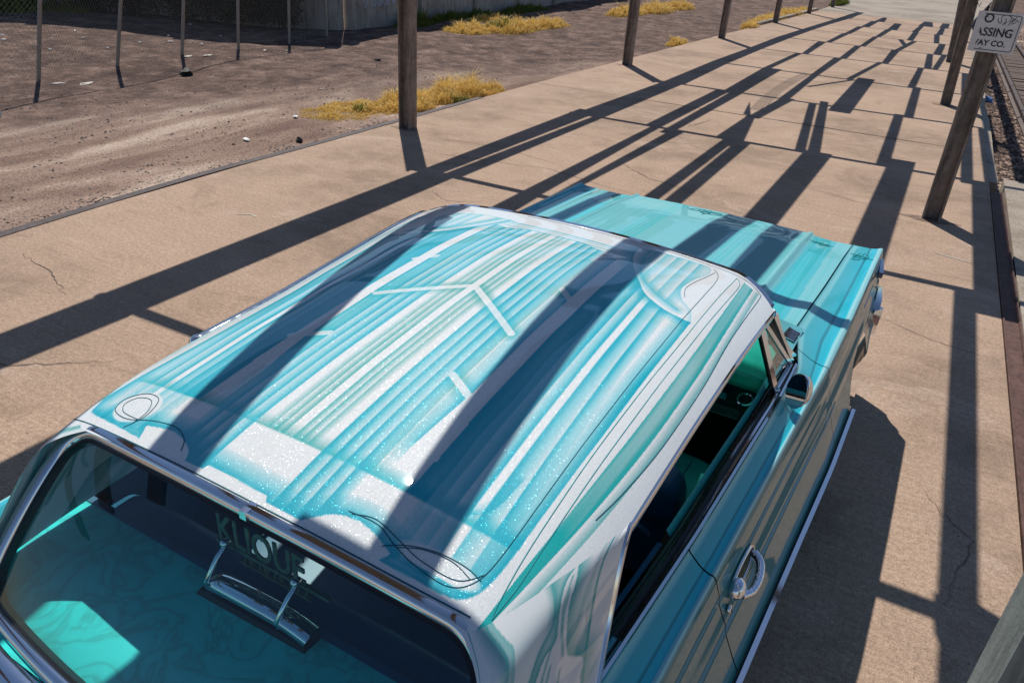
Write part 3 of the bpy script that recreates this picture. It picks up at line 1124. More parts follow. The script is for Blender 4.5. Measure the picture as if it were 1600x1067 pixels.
    # ---- lobes: own stripes
    for lob, pts, sg in ((lobR, ARC_R2, 1), (lobL, ARC_L2, -1)):
        a = np.where(lob, 0, a); t = np.where(lob, 0, t)
        d, s = seg_dist(U, V, pts)
        a = np.where(lob & (s * sg < 0), put(a, fade(d, .04, .9)), a)
        t = np.where(lob & (s * sg > 0), put(t, fade(d, .03, .5)), t)
        for k in range(5):
            w0 = .36 + .042 * k
            a = np.where(lob & (s * sg > 0), put(a, fade(W * sg - w0, .042, .62, 1.0)), a)
        a = np.where(lob & ((bdf if sg > 0 else bdl) < .022), put(a, .5 * (1 - (bdf if sg > 0 else bdl) / .022)), a)
    a = put(a, np.where(main & (U > .15), fade(arcd, .055, .95), 0))
    a = put(a, np.where(main & (U < -.2), fade(arcdl, .045, .85), 0))
    # ---- leaf (rear right) and disc (rear left) left white
    le = ((U - .492) / .098) ** 2 + ((V + 3.712) / .030) ** 2
    m = sm(le, 1.05, .55) * (V > -3.733)
    a *= 1 - m * .95; t *= 1 - m
    le = ((U + .395) / .058) ** 2 + ((V + 3.685) / .055) ** 2
    m = sm(le, 1.05, .9)
    a *= 1 - m * .93; t *= 1 - m
    a = np.where(inn, a, 0); t = np.where(inn, t, 0)
    # ---- outside the panel: right-hand bands that follow the edge
    def along(tab): return np.interp(-V, [-q[1] for q in tab], [q[0] for q in tab])
    def poly(tab): return np.polyval(np.polyfit([q[1] + 2.9 for q in tab], [q[0] for q in tab], 3), V + 2.9)
    L1 = poly([(.612, -2.0), (.634, -2.45), (.648, -2.8), (.646, -3.15), (.636, -3.45), (.622, -3.75)])
    R1 = poly([(.650, -2.0), (.672, -2.45), (.690, -2.75), (.690, -3.05), (.676, -3.35), (.650, -3.65)])
    okb = ~inn & (U > .55) & (V < -1.985 - .02 * sm(U, .60, .66))
    tb = np.where(okb & (U > L1) & (U < R1), .22 + fade(U - L1, .024, .62) + fade(R1 - U, .030, .75), 0)
    t = put(t, tb)
    R2 = R1 + .006
    t = put(t, np.where(okb & (U > R2) & (U < R2 + .017), .25 + fade(R2 + .017 - U, .014, .5), 0))
    # left-hand: one deep band by the edge
    xv = np.interp(-V, [2.1, 2.6, 3.0, 3.4, 3.7], [-.68, -.645, -.60, -.585, -.585])
    a = put(a, np.where(~inn & (U < -.2) & (V < -2.15) & (V > -3.72), fade(U - xv, .05, .55), 0))
    speck = 1 + .05 * nrg.normal(0, 1, U.shape)
    col = WHITE[None, :] * np.ones((U.size, 1))
    for arr, cc in ((t, TEAL), (a, CYAN), (np.clip((np.clip(a, 0, 1) - .72) / .28, 0, 1) * .75, DEEP)):
        k = np.clip(arr.ravel(), 0, 1)[:, None]
        col = col * (1 - k) + cc[None, :] * k
    return col * np.clip(speck.ravel()[:, None], .85, 1.15)


def np_mesh(name, P, nu, nv, mat, parent, col=None, keep=None, smooth=True):
    """regular grid surface from an (nu*nv, 3) array; keep = face mask (nu-1, nv-1)"""
    i = np.arange(nu - 1)[:, None]
    j = np.arange(nv - 1)[None, :]
    q = np.stack([i * nv + j, (i + 1) * nv + j, (i + 1) * nv + j + 1, i * nv + j + 1], -1)
    q = q[keep] if keep is not None else q.reshape(-1, 4)
    used = np.unique(q)
    remap = np.full(nu * nv, -1, np.int64)
    remap[used] = np.arange(len(used))
    q = remap[q].astype(np.int32)
    P = P[used]
    me = bpy.data.meshes.new(name)
    me.vertices.add(len(P))
    me.vertices.foreach_set('co', P.astype(np.float32).ravel())
    me.loops.add(q.size)
    me.loops.foreach_set('vertex_index', q.ravel())
    me.polygons.add(len(q))
    me.polygons.foreach_set('loop_start', np.arange(0, q.size, 4, dtype=np.int32))
    me.polygons.foreach_set('loop_total', np.full(len(q), 4, np.int32))
    if smooth: me.polygons.foreach_set('use_smooth', np.ones(len(q), bool))
    if col is not None:
        c = np.ones((len(P), 4), np.float32)
        c[:, :3] = col[used]
        at = me.color_attributes.new('paint', 'FLOAT_COLOR', 'POINT')
        at.data.foreach_set('color', c.ravel())
    me.update(calc_edges=True)
    me.validate()
    me.materials.append(mat)
    o = bpy.data.objects.new(name, me)
    return link(o, parent)


def v_head(u): return -1.912 - 3.1 * np.maximum(u - .55, 0) ** 2 - 7.0 * np.maximum(-u - .66, 0) ** 2


def v_rear(u):
    # rear glass edge, then forward along the sail panels
    r = -3.795 + 0 * u
    r = np.where(u > .60, -3.795 + .435 * (np.clip(u - .60, 0, 1) / (UR - .60)) ** 1.6, r)
    l = -.44
    return np.where(u < l, -3.795 + .43 * (np.clip((l - u) / .137, 0, 1)) ** 2.6, r)


def build_roof():
    # columns follow the painted stripes, so that their edges stay crisp
    wl = np.concatenate([np.linspace(0, .12, 60, endpoint=False), np.linspace(.12, .88, 500, endpoint=False), np.linspace(.88, 1, 130)])
    nu, nv = len(wl), 560
    A = wl[:, None] * np.ones((1, nv))
    B = np.linspace(0, 1, nv)[None, :] * np.ones((nu, 1))
    U = -.70 + A * (UR + .70)
    for _ in range(8):
        V = v_head(U) * (1 - B) + v_rear(U) * B
        l = uL(V)
        c0 = cu_(V)
        lo, hi = c0 - .52, c0 + .595
        hi = np.minimum(hi, UR - .03); lo = np.maximum(lo, l + .03)
        U = np.where(A < .12, l + (lo - l) * A / .12, np.where(A > .88, hi + (UR - hi) * (A - .88) / .12, lo + (hi - lo) * (A - .12) / .76))
    V = v_head(U) * (1 - B) + v_rear(U) * B
    Z = roof_z(U, V)
    # roll the very front edge down to the windscreen
    Z = Z - .018 * np.clip(1 - B / .012, 0, 1) ** 2
    col = roof_paint(U, V)
    P = np.stack([U, V, Z], -1).reshape(-1, 3)
    roof = np_mesh('roof', P, nu, nv, MAT['roofpaint'], CAR, col)
    # sail panels
    ns, na = 190, 190
    for sgn, ue, ui in ((1, UR, .60), (-1, None, -.44)):
        cor = 1
        s = np.linspace(0, 1, ns)[:, None] * np.ones((1, na))
        a = np.linspace(0, 1, na)[None, :] * np.ones((ns, 1))
        if sgn > 0:
            u0 = ue + (ui - ue) * a
        else:
            uo = -.577
            u0 = uo + (ui - uo) * a
        v0 = v_rear(u0)
        z0 = roof_z(u0, v0)
        ou = (.05 * (1 - a) + .10 * a + .03 * np.sin(math.pi * a)) * sgn
        ov = -.215 * (1 - a) - .37 * a - .10 * np.sin(math.pi * a) ** 1.5
        oz = -.30 * (1 - a) - .335 * a + .01 * np.sin(math.pi * a)
        if sgn < 0:
            ou = -(.02 * (1 - a) + .02 * np.sin(math.pi * a))
            ov = -.08 * (1 - a) - .37 * a - .10 * np.sin(math.pi * a) ** 1.5
        su = s ** 1.25
        sv = s ** .92
        sz = s ** (1.15 - .35 * (1 - a) ** 2)
        hook = 1 - (1 - np.clip(s / .20, 0, 1)) ** 2
        uu = u0 + ou * su * (1 - a ** 2) + a ** 2 * sgn * ((.072 * hook + .055 * s) if sgn > 0 else .062 * hook)
        vv = v0 + ov * sv
        zt = z0 + oz * sz
        ze = roof_z(np.clip(uu, -.63, UR - .004), vv)
        wq = sm(s, 0, .55)
        P = np.stack([uu, vv, ze * (1 - wq) + zt * wq], -1).reshape(-1, 3)
        t = np.zeros(s.shape); k = np.zeros(s.shape)

        def band(x, x0, w, st, right=True):
            d = (x - x0) if right else (x0 - x)
            return np.where((d >= 0) & (d < w), st * (1 - d / w), 0)
        X, Y = a * .33, s * .42

        def ed(pts, w, st, left):
            pp = rev([(q[1] * .33, q[0] * .42) for q in pts])
            d, sd = seg_dist(X, Y, pp)
            ok = (sd > 0) if left else (sd < 0)
            return np.where(ok & (d < w), st * (1 - d / w), 0)
        t = np.maximum(t, ed([(-.02, .80), (.025, .765), (.09, .69), (.176, .617), (.286, .57), (.6, .50), (1.0, .46)], .035, .95, False))
        t = np.maximum(t, ed([(.0, .75), (.067, .671), (.12, .61), (.202, .564), (.311, .517), (.6, .46), (1.0, .42)], .045, .8, False))
        t = np.maximum(t, ed([(-.02, .44), (.017, .41), (.12, .37), (.227, .346), (.265, .385), (.34, .41), (.5, .42), (1.0, .38)], .040, .9, True))
        t = np.maximum(t, ed([(-.02, .42), (.017, .395), (.12, .35), (.21, .335)], .016, .95, False))
        fl = rev([(0, .268), (.05, .318), (.16, .322), (.311, .295), (.336, .342), (.403, .369), (.6, .39), (1.0, .36)])
        fr_ = rev([(0, .268), (.118, .255), (.21, .262), (.361, .235), (.437, .208), (.479, .168), (.546, .114), (.62, .112)])
        low = [(.70, .11), (.75, .17), (.66, .19), (.70, .25), (1.02, .28)]
        poly_ = [(q[1] * .33, q[0] * .42) for q in fl] + [(q[1] * .33, q[0] * .42) for q in reversed(list(fr_) + low)]
        fin = inside(X, Y, poly_)
        fdst, _ = seg_dist(X, Y, poly_, True)
        t = np.maximum(t, np.where(~fin & (s > .01), .95 * np.clip(1 - fdst / .028, 0, 1) ** .8, 0))
        t = np.maximum(t, ed([(.0, .128), (.16, .154), (.328, .148), (.42, .13)], .012, .5, True))
        t = np.maximum(t, ed([(.269, .161), (.34, .18), (.40, .205)], .02, .6, False))
        t = np.maximum(t, np.where((a > .115) & (a < .30) & ~fin, .35 + .3 * np.sin(a * 70 - s * 16), 0) * sm(s, .05, .3))
        t = np.maximum(t, np.where((a > .28) & (a < .78), .22 * sm(s, .02, .2), 0))
        k = np.zeros(s.shape)
        for (p0, p1) in (((.12, .285), (.42, .235)), ((.05, .285), (.30, .275)), ((.30, .31), (.60, .33)), ((.40, .30), (.62, .27)), ((.46, .24), (.60, .19)), ((.42, .33), (.75, .36))):
            d, _ = seg_dist(X, Y, rev([(p0[1] * .33, p0[0] * .42), ((p0[1] + p1[1]) * .165 + .006, (p0[0] + p1[0]) * .21), (p1[1] * .33, p1[0] * .42)]))
            k = np.maximum(k, np.clip(1 - d / .0035, 0, 1))
        t = np.where(fin, k * .9, t)
        d, _ = seg_dist(X, Y, rev([(q[1] * .33, q[0] * .42) for q in [(-.02, .075), (.2, .112), (.395, .112), (.697, .094), (1.0, .07)]]))
        t = np.maximum(t, np.clip(1.6 - d / .0022, 0, 1))
        d2 = np.abs(a - .93)
        t = np.maximum(t, np.clip(1.4 - d2 * .33 / .0022, 0, 1) * .9)
        col = WHITE[None, :] * (1 - t.reshape(-1, 1)) + (TEAL * .9)[None, :] * t.reshape(-1, 1)
        np_mesh('sail_panel', P, ns, na, MAT['roofpaint'], roof, col)
        PILLAR[sgn] = P.reshape(ns, na, 3)
    # headliner
    nu2, nv2 = 24, 30
    idx = np.linspace(0, nu - 1, nu2).astype(int)
    jdx = np.linspace(0, nv - 1, nv2).astype(int)
    Q = np.stack([U, V, Z - .03], -1)[np.ix_(idx, jdx)].reshape(-1, 3)
    np_mesh('headliner', Q, nu2, nv2, MAT['vinyl_dark'], roof)
    return roof, U, V, Z


PILLAR = {}
ROOF, RU, RV, RZ = build_roof()


def on_roof(u, v, dz=.0012): return (u, v, float(roof_z(np.array(u), np.array(v))) + dz)


def pinstripe(pts, w=.0012, mat='pinline', smooth=True, dz=.0012):
    pp = rev(pts) if smooth else pts
    mb = MB()
    w *= .8
    mb.sweep([on_roof(u, v, dz) for u, v in pp], [(-w, -.0008), (w, -.0008), (w * .8, -.0001), (-w * .8, -.0001)])
    return mb.build('pinstripe', MAT[mat], ROOF)


# long dark lines
pinstripe([(.494, -1.976), (.523, -2.025), (.539, -2.107), (.549, -2.30), (.556, -2.55), (.563, -2.8), (.571, -3.15), (.579, -3.45), (.582, -3.62), (.572, -3.70), (.535, -3.738), (.46, -3.737), (.40, -3.722), (.34, -3.700), (.27, -3.704)])
pinstripe([(.578, -3.68), (.54, -3.72), (.46, -3.722), (.40, -3.708), (.33, -3.692), (.28, -3.706)], .0012)
pinstripe([(.378, -3.735), (.42, -3.708), (.48, -3.69), (.54, -3.688), (.578, -3.697)], .0013)
pinstripe([(.405, -3.722), (.45, -3.700), (.51, -3.692), (.560, -3.705)], .0011)
pinstripe([(.581, -1.983), (.583, -2.05), (.585, -2.159), (.598, -2.631), (.604, -3.2), (.615, -3.55), (.625, -3.70), (.632, -3.745)], .0013, 'pinteal')
pinstripe([(.581, -1.983), (.598, -2.007), (.612, -2.108), (.622, -2.6), (.630, -3.25), (.636, -3.55), (.638, -3.66), (.632, -3.745)], .0013, 'pinteal')
pinstripe([(.60, -1.955), (.640, -1.97), (.672, -2.0), (.684, -2.05), (.697, -2.48), (.712, -2.8), (.712, -3.1), (.700, -3.30), (.685, -3.42)], .0014)
pinstripe([(.508, -2.010), (.500, -2.09), (.486, -2.197), (.484, -2.281), (.505, -2.353)], .0011)
pinstripe([(-.3, -1.945), (.19, -1.947), (.31, -1.942), (.47, -1.946), (.57, -1.952), (.62, -1.962)], .0008)
# line following the rear glass
pinstripe([(-.52, -3.772), (-.2, -3.780), (.1, -3.783), (.4, -3.777), (.55, -3.770), (.60, -3.765)], .0022)
# loops on the left disc
pinstripe([(-.36, -3.752), (-.345, -3.70), (-.37, -3.645), (-.42, -3.64), (-.455, -3.675), (-.44, -3.715), (-.38, -3.727), (-.31, -3.706), (-.24, -3.70), (-.19, -3.72), (-.165, -3.75)], .0012)
pinstripe([(-.352, -3.735), (-.355, -3.69), (-.385, -3.655), (-.425, -3.66), (-.437, -3.69), (-.41, -3.713), (-.35, -3.718)], .0010)

# drip rail: along the right edge and down the rear of the door opening
n_s = PILLAR[1].shape[0]


def rail_path(sgn):
    pts = [(.690, -1.985, 1.205), (.722, -2.0, 1.225)] if sgn > 0 else [(-.76, -2.0, 1.20), (-.79, -2.01, 1.22)]
    for v in np.linspace(-2.04 if sgn > 0 else -2.02, -3.34, 26):
        u = UR if sgn > 0 else float(uL(v))
        pts.append((u + .002 * sgn, v, float(roof_z(np.array(u), np.array(v))) - .008))
    for i in range(6, n_s, 8):
        p = PILLAR[sgn][i, 0]
        pts.append((p[0] + .002 * sgn, p[1] + .006, p[2] - .004))
    return pts


for sgn in (1, -1):
    mb = MB()
    if sgn < 0:
        mb.sweep([(x - .004, y, z + .002) for x, y, z in rail_path(sgn)], [(-.016, -.010), (.016, -.010), (.016, .002), (.008, .009), (-.008, .008), (-.016, .002)])
    else: mb.sweep(rail_path(sgn), [(-.006, -.010), (.006, -.010), (.008, .001), (.004, .006), (-.003, .005), (-.006, -.002)])
    mb.build('drip_rail', MAT['chrome'], ROOF, smooth=50)
    mb = MB()
    mb.sweep([(x - .016 * sgn, y, z - .020) for x, y, z in rail_path(sgn)], [(-.012, -.012), (.012, -.012), (.012, .010), (-.012, .010)])
    mb.build('window_gasket', MAT['gasket'], ROOF)
# header trim
mb = MB()
mb.sweep([(u, float(v_head(np.array(u))) + .008, float(roof_z(np.array(u), v_head(np.array(u)))) - .012) for u in np.linspace(-.76, .722, 40)], [(-.009, -.012), (.009, -.012), (.009, .008), (-.009, .010)])
mb.build('header_trim', MAT['chrome'], ROOF, smooth=50)

# ---- rear window


def rw_edge(s, off=0.0):
    """loop parameter s in 0..1 round the rear window (top left -> top right -> down -> back)"""


TOPV, BOTV, TOPZ, BOTZ = -3.80, -4.125, 0, .972


def rw_point(a, b):
    """a: -1..1 across, b: 0 top .. 1 bottom"""
    hw = (.585 + .07 * b) if a > 0 else (.575 - .01 * b)
    uc = .075
    u = uc + a * hw
    v = TOPV + (BOTV - TOPV) * b + .05 * a * a * b + .02 * a * a * (1 - b)
    zt = float(roof_z(np.array(min(max(u, -.52), .70)), np.array(-3.795))) - .012
    z = zt + (BOTZ - zt) * b + .022 * math.sin(math.pi * b)
    return Vector((u, v, z))


RW = empty('rear_window')
RW.parent = CAR
mb = MB()
mb.grid(lambda i, j: rw_point(-1 + 2 * i, j), 30, 14)
mb.build('pane', MAT['glass'], RW, smooth=80)
loop = []
R = .16
for k in range(60): loop.append((-1 + R + (2 - 2 * R) * k / 60 - 0, 0))
for k in range(14):
    t = k / 14 * math.pi / 2
    loop.append((1 - R + R * math.sin(t), (1 - math.cos(t)) * .22))
for k in range(20): loop.append((1, .22 + (1 - .40) * k / 20))
for k in range(12):
    t = k / 12 * math.pi / 2
    loop.append((1 - R * (1 - math.cos(t)), .82 + .18 * math.sin(t)))
for k in range(60): loop.append((1 - R - (2 - 2 * R) * k / 60, 1))
for k in range(12):
    t = k / 12 * math.pi / 2
    loop.append((-1 + R - R * math.sin(t), 1 - .18 * (1 - math.cos(t))))
for k in range(20): loop.append((-1, .82 - .6 * k / 20))
for k in range(14):
    t = k / 14 * math.pi / 2
    loop.append((-1 + R * (1 - math.cos(t)), .22 * (1 - math.sin(t))))
path = [rw_point(a, c) for a, c in loop]
nrmls = []
for (a, c) in loop:
    e = .02
    p = rw_point(a, c)
    du = rw_point(a + e, c) - p
    dv = rw_point(a, c + e) - p
    n = du.cross(dv).normalized()
    if n.z < 0: n = -n
    nrmls.append(n)
mb = MB()
mb.sweep(path, [(-.022, -.010), (.010, -.010), (.012, .002), (.006, .011), (-.008, .014), (-.018, .009)], up=lambda i: nrmls[i], closed=True)
mb.build('window_trim', MAT['chrome'], RW, smooth=50)
mb = MB()
mb.sweep([p - n * .006 for p, n in zip(path, nrmls)], [(-.016, -.012), (.020, -.012), (.020, .006), (-.016, .006)], up=lambda i: nrmls[i], closed=True)
mb.build('window_seal', MAT['gasket'], RW)
mb = MB()
p = rw_point(.03, 0)
mb.box(p.x - .009, p.x + .009, p.y - .016, p.y + .018, p.z - .004, p.z + .0165)
mb.build('trim_clip', MAT['chrome'], RW)
# wide lower trim
mb = MB()
mb.sweep([rw_point(a, 1) + Vector((0, -.045, -.018)) for a in np.linspace(-1, 1, 40)], [(-.028, -.012), (.028, -.012), (.03, 0), (.014, .014), (-.012, .014), (-.03, .002)])
mb.build('lower_trim', MAT['chrome'], RW, smooth=50)

# ---- body: lines in plan (right hand side, mirrored for the left)
BV = [.02, -1.2, -1.68, -2.23, -3.17, -4.0, -5.25]
BU = [.955, .952, .945, .922, .887, .862, .80]


def crease(v): return float(np.interp(v, BV[::-1], BU[::-1]))


def inner(v):     # hood seam, then belt line
    return float(np.interp(v, [-5.25, -4.2, -3.52, -2.98, -2.2, -1.85, -1.70, -1.48, -.87, -.0, .1], [.55, .74, .785, .818, .848, .846, .815, .772, .785, .796, .80]))


def zbelt(v): return float(np.interp(v, [-5.25, -4.2, -3.5, -2.2, -1.8, -1.48, -.87, -.3, .1], [.90, .95, .965, .97, .965, .955, .915, .885, .855]))


def zcrease(v): return float(np.interp(v, [-5.25, -3.2, -1.68, -.8, .02], [.875, .90, .905, .895, .872]))


def zb(v): return np.interp(v, [-1.9, -1.5, -.9, -.3, .1, .2], [.965, .952, .918, .884, .848, .835])


def side_prof(v, sgn):
    """list of points from the inner edge over the crease down to the sill"""
    ui, uc = inner(v), crease(v)
    zi, zk = zbelt(v), zcrease(v)
    front = sm(np.array(v), -.75, -.1)
    low = float(1 - .30 * front)
    P = []
    m = uc - ui
    for k, (f, dz) in enumerate([(0, 0), (.06, -.004), (.35, -.006), (.6, -.008), (.8, -.004), (.93, .004), (1.0, 0)]):
        P.append((ui + m * f, zi + (zk - zi) * f + dz))
    for (du, dz) in [(.005, -.012), (.011, -.040), (.018, -.075), (.021, -.115), (.030, -.155), (.046, -.205), (.052, -.260), (.064, -.305), (.078, -.360), (.096, -.42)]:
        P.append((uc + du * low, zk + dz))
    for (du, z) in [(.104, .455), (.094, .40), (.060, .32), (.03, .24), (.0, .20)]:
        P.append((uc + du * low, z))
    return [(sgn * u, z) for u, z in P]


def body_col(v, f):
    """colour of the side: f = index along the profile"""
    c = np.array([.05, .34, .40])
    return c


def panel_mesh(name, v0, v1, sgn, shear0, shear1, parent, nv=40, k0=0, k1=None):
    """side panel between stations, with the seams leaning by shear (dv per metre of drop)"""
    vs, cols = [], []
    prof0 = side_prof(-2, sgn)
    k1 = k1 or len(prof0)
    kk = list(range(k0, k1))
    sub = 4
    # refine the profile
    n = (len(kk) - 1) * sub + 1
    grid = []
    for i in range(nv):
        t = i / (nv - 1)
        row = []
        for j in range(n):
            q = j / sub
            a = int(min(q, len(kk) - 2))
            fr = q - a
            vbase = v0 + (v1 - v0) * t
            p = side_prof(vbase, sgn)
            z = p[kk[a]][1] * (1 - fr) + p[kk[a + 1]][1] * fr
            drop = max(0, .93 - z)
            v = vbase + (shear0 * (1 - t) + shear1 * t) * drop
            p = side_prof(min(v, .02), sgn)
            u = p[kk[a]][0] * (1 - fr) + p[kk[a + 1]][0] * fr
            z = p[kk[a]][1] * (1 - fr) + p[kk[a + 1]][1] * fr
            # paint: streaks along the shoulder and the side
            g = (kk[a] + fr)
            row.append((u, v, z, g))
        grid.append(row)
    P = np.array([[c[:3] for c in r] for r in grid]).reshape(-1, 3)
    G = np.array([[c[3] for c in r] for r in grid]).reshape(-1)
    col = np.tile(np.array([.05, .40, .48]), (len(P), 1))

    def blend(m, c):
        nonlocal col
        col = col * (1 - m[:, None]) + np.array(c)[None, :] * m[:, None]
    blend(sm(G, 1.0, 4.4) * (G < 4.4), (.0, .46, .60))
    blend((np.abs(G - .8) < .45) * .8, (.22, .58, .62))
    blend((np.abs(G - 5.2) < .75) * .9, (.30, .62, .66))
    blend((np.abs(G - 3.0) < .06) * .8, (.0, .12, .17))
    blend((np.abs(G - 4.4) < .07) * .9, (.0, .10, .14))
    blend((G > 6.1) * 1.0, (.03, .20, .22))
    keep = None
    me = np_mesh(name, P, nv, n, MAT['bodypaint'], parent, col)
    return me


def cut_arch(o, cv, cz, r):
    me = o.data
    bm = bmesh.new()
    bm.from_mesh(me)
    fs = [f for f in bm.faces if (f.calc_center_median().y - cv) ** 2 + (f.calc_center_median().z - cz) ** 2 < r * r]
    bmesh.ops.delete(bm, geom=fs, context='FACES')
    bm.to_mesh(me)
    bm.free()


SEAM0, SEAM1 = -1.70, -3.035
for sgn in (1, -1):
    f = panel_mesh('front_fender', .02, SEAM0 + .003, sgn, 0.0, .42, CAR, 70)
    cut_arch(f, -.80, .30, .37)
    DOOR = panel_mesh('door', SEAM0 - .003, SEAM1 + .003, sgn, .42, .33, CAR, 50)
    if sgn > 0: DOOR_R = DOOR
    else: DOOR_L = DOOR
    q = panel_mesh('quarter_panel', SEAM1 - .003, -5.25, sgn, .33, .0, CAR, 70)
    cut_arch(q, -3.86, .24, .35)
    # dark backing behind the seams
    for s0, sh in ((SEAM0, .42), (SEAM1, .33)):
        mb = MB()
        vs = []
        for (u, z) in side_prof(s0, sgn)[:-2]:
            d = max(0, .93 - z)
            v = s0 + sh * d
            ub = side_prof(v, sgn)
            vs += [(u - .006 * sgn, v - .02, z - .006), (u - .006 * sgn, v + .02, z - .006)]
        mb.add(vs, [(2 * i, 2 * i + 1, 2 * i + 3, 2 * i + 2) for i in range(len(vs) // 2 - 1)])
        mb.build('seam_backing', MAT['gasket'], CAR)
    # lower chrome moulding
    mb = MB()
    pth = [(side_prof(v, sgn)[17][0] + .012 * sgn, v, .445) for v in np.linspace(-1.14, -5.2, 50)]
    mb.sweep(pth, [(-.012, -.022), (.004, -.022), (.011, -.008), (.011, .010), (.004, .022), (-.012, .022)])
    mb.build('side_moulding', MAT['chrome'], CAR, smooth=45)
    # belt chrome and window channels
    mb = MB()
    pth = [((inner(v) - .006) * sgn, v, zbelt(v) + .006) for v in np.linspace(-1.86, -3.62, 40)]
    mb.sweep(pth, [(-.005, -.010), (.005, -.010), (.006, .001), (.002, .006), (-.005, .003)])
    mb.build('belt_moulding', MAT['chrome'], CAR, smooth=45)
    mb = MB()
    pth = [((inner(v) - .028) * sgn, v, zbelt(v) - .006) for v in np.linspace(-1.90, -3.62, 40)]
    mb.sweep(pth, [(-.020, -.05), (.020, -.05), (.020, .0), (-.020, .0)])
    mb.build('window_channel', MAT['gasket'], CAR)
    for off, w, hz in ((.020, .004, .004), (.040, .005, .006), (.052, .0035, .003)):
        mb = MB()
        pth = [((inner(v) - off) * sgn, v, zbelt(v) + hz - .004) for v in np.linspace(-2.08, -3.60, 40)]
        mb.sweep(pth, [(-w, -.008), (w, -.008), (w, .003), (-w, .003)])
        mb.build('window_felt', MAT['chrome'], CAR, smooth=45)
    # inner door pad
    mb = MB()
    mb.grid(lambda a, c: ((inner(-1.95 - 1.05 * a) - .062 - .03 * math.sin(c * 3.14) - .03 * c) * sgn, -1.92 - 1.09 * a, zbelt(-1.95 - 1.05 * a) + .012 - .5 * max(0, c - .12) - .02 * (c < .1)), 30, 10)
    mb.build('door_pad', MAT['vinyl'], CAR, smooth=60)
    mb = MB()
    mb.grid(lambda a, c: ((inner(-3.08 - .6 * a) - .062 - .03 * math.sin(c * 3.14) - .03 * c) * sgn, -3.06 - .62 * a, zbelt(-3.1 - .6 * a) + .006 - .5 * max(0, c - .12)), 16, 10)
    mb.build('quarter_pad', MAT['vinyl_dark'], CAR, smooth=60)

for sgn in (1, -1):
    mb = MB()
    mb.grid(lambda a, c: (sgn * (inner(-3.40 - .85 * a) * (1 - c) + (.66 if sgn > 0 else .605) * c), -3.40 - .85 * a, zbelt(-3.40 - .85 * a) * (1 - c) + .978 * c), 20, 6)
    mb.build('quarter_top', plain('quarter_paint', (.02, .36, .42), .35, .2, .05, 6, coat=.7), CAR, smooth=60)

# ---- bonnet
nu, nv = 260, 200
A = np.linspace(-1, 1, nu)[:, None] * np.ones((1, nv))
B = np.linspace(0, 1, nv)[None, :] * np.ones((nu, 1))
V = (.10 - .03 * A ** 2) * (1 - B) + (-1.36 - .12 * A ** 2) * B
IN = np.interp(V, [-1.70, -1.48, -.87, 0, .1], [.815, .772, .785, .796, .80])
U = A * (IN - .006)


def hood_prof(x):
    return np.interp(x, [0, .3, .48, .535, .552, .575, .60, .68, .76, .80], [.030, .027, .021, .021, .030, .012, .004, -.003, .002, .004])


Z = zb(V) + hood_prof(np.abs(U)) * (.6 + .4 * sm(-V, -.1, .4))
Z = Z - .06 * np.clip(1 - (1 - 0) * B / .035, 0, 1) ** 2
# scallop peaks of the two ridges run out over the front edge
rid = np.exp(-((np.abs(U) - .552) / .012) ** 2)
V = V + rid * .03 * (1 - B) ** 4
x = np.abs(U)
col = np.tile(np.array([.16, .50, .54]), (nu * nv, 1))


def hb(m, c):
    global col
    m = np.clip(m, 0, 1).reshape(-1, 1)
    col = col * (1 - m) + np.array(c)[None, :] * m


def fd(d, w): return np.where((d >= 0) & (d < w), 1 - d / w, 0)


for x0 in (.20, .226, .252, .278):
    hb(fd(x - x0, .024) * .75, (.0, .47, .52))
for x0 in (.305, .36, .41, .46, .505):
    hb(fd(x - x0, .05) * .35, (.02, .42, .48))
for x0 in (.60, .625, .652):
    hb(fd(x - x0, .04) * .7, (.0, .47, .55))
hb(((x > .585) & (x < .705)) * .55, (.0, .49, .57))
hb(fd(.705 - x, .05) * .6, (.0, .38, .47))
hb(((x > .60) & (x < .68) & (V > -.35)) * .5, (.02, .36, .40))
hb(((x > .622) & (x < .668) & (V > -.22) & (V < -.05)) * .6, (.16, .50, .52))
hb(fd(x - .735, .02) * .5, (.05, .45, .5))
hb(np.abs(np.sin(U * 160)) ** 8 * .10, (.35, .65, .68))
P = np.stack([U, V, Z], -1).reshape(-1, 3)
HOOD = np_mesh('hood', P, nu, nv, MAT['bodypaint'], CAR, col)
# swirl ornaments pinstriped on the bonnet and the fender
def swirl(par, c, sc, zf, rot=0.0, nm='pinstripe'):
    for k, pts in enumerate([[(-.1, .0), (-.06, .035), (0, .02), (.03, -.02), (.0, -.05), (-.03, -.02), (.02, .03), (.09, .045)], [(.1, .0), (.05, -.04), (-.01, -.03), (-.05, .01), (-.02, .05), (.02, .02)],
                             [(-.13, .02), (-.08, -.02), (-.02, .0), (.05, .01), (.13, .02)], [(0, -.09), (.01, -.04), (.03, .03), (.0, .08)]]):
        q = []
        for (a, e) in rev(pts):
            u = c[0] + sc * (a * math.cos(rot) - e * math.sin(rot)); v = c[1] + sc * (a * math.sin(rot) + e * math.cos(rot))
            q.append((u, v, zf(u, v)))
        mb = MB()
        mb.sweep(q, [(-.0016, -.0008), (.0016, -.0008), (.0016, .0008), (-.0016, .0008)])
        mb.build(nm, MAT['pinteal'], par)


def hz(u, v): return float(zb(np.array(v)) + hood_prof(np.array(abs(u))) * (.6 + .4 * sm(np.array(-v), -.1, .4))) + .0015


swirl(HOOD, (-.06, -.05), 1.0, hz)
swirl(HOOD, (.64, -.12), .5, hz)


def fz(u, v):
    p = side_prof(v, 1)
    return float(np.interp(u, [q[0] for q in p[:7]], [q[1] for q in p[:7]])) + .002


swirl([o for o in CAR.children if o.name.startswith('front_fender')][0], (.865, -.20), .75, fz, 1.3)
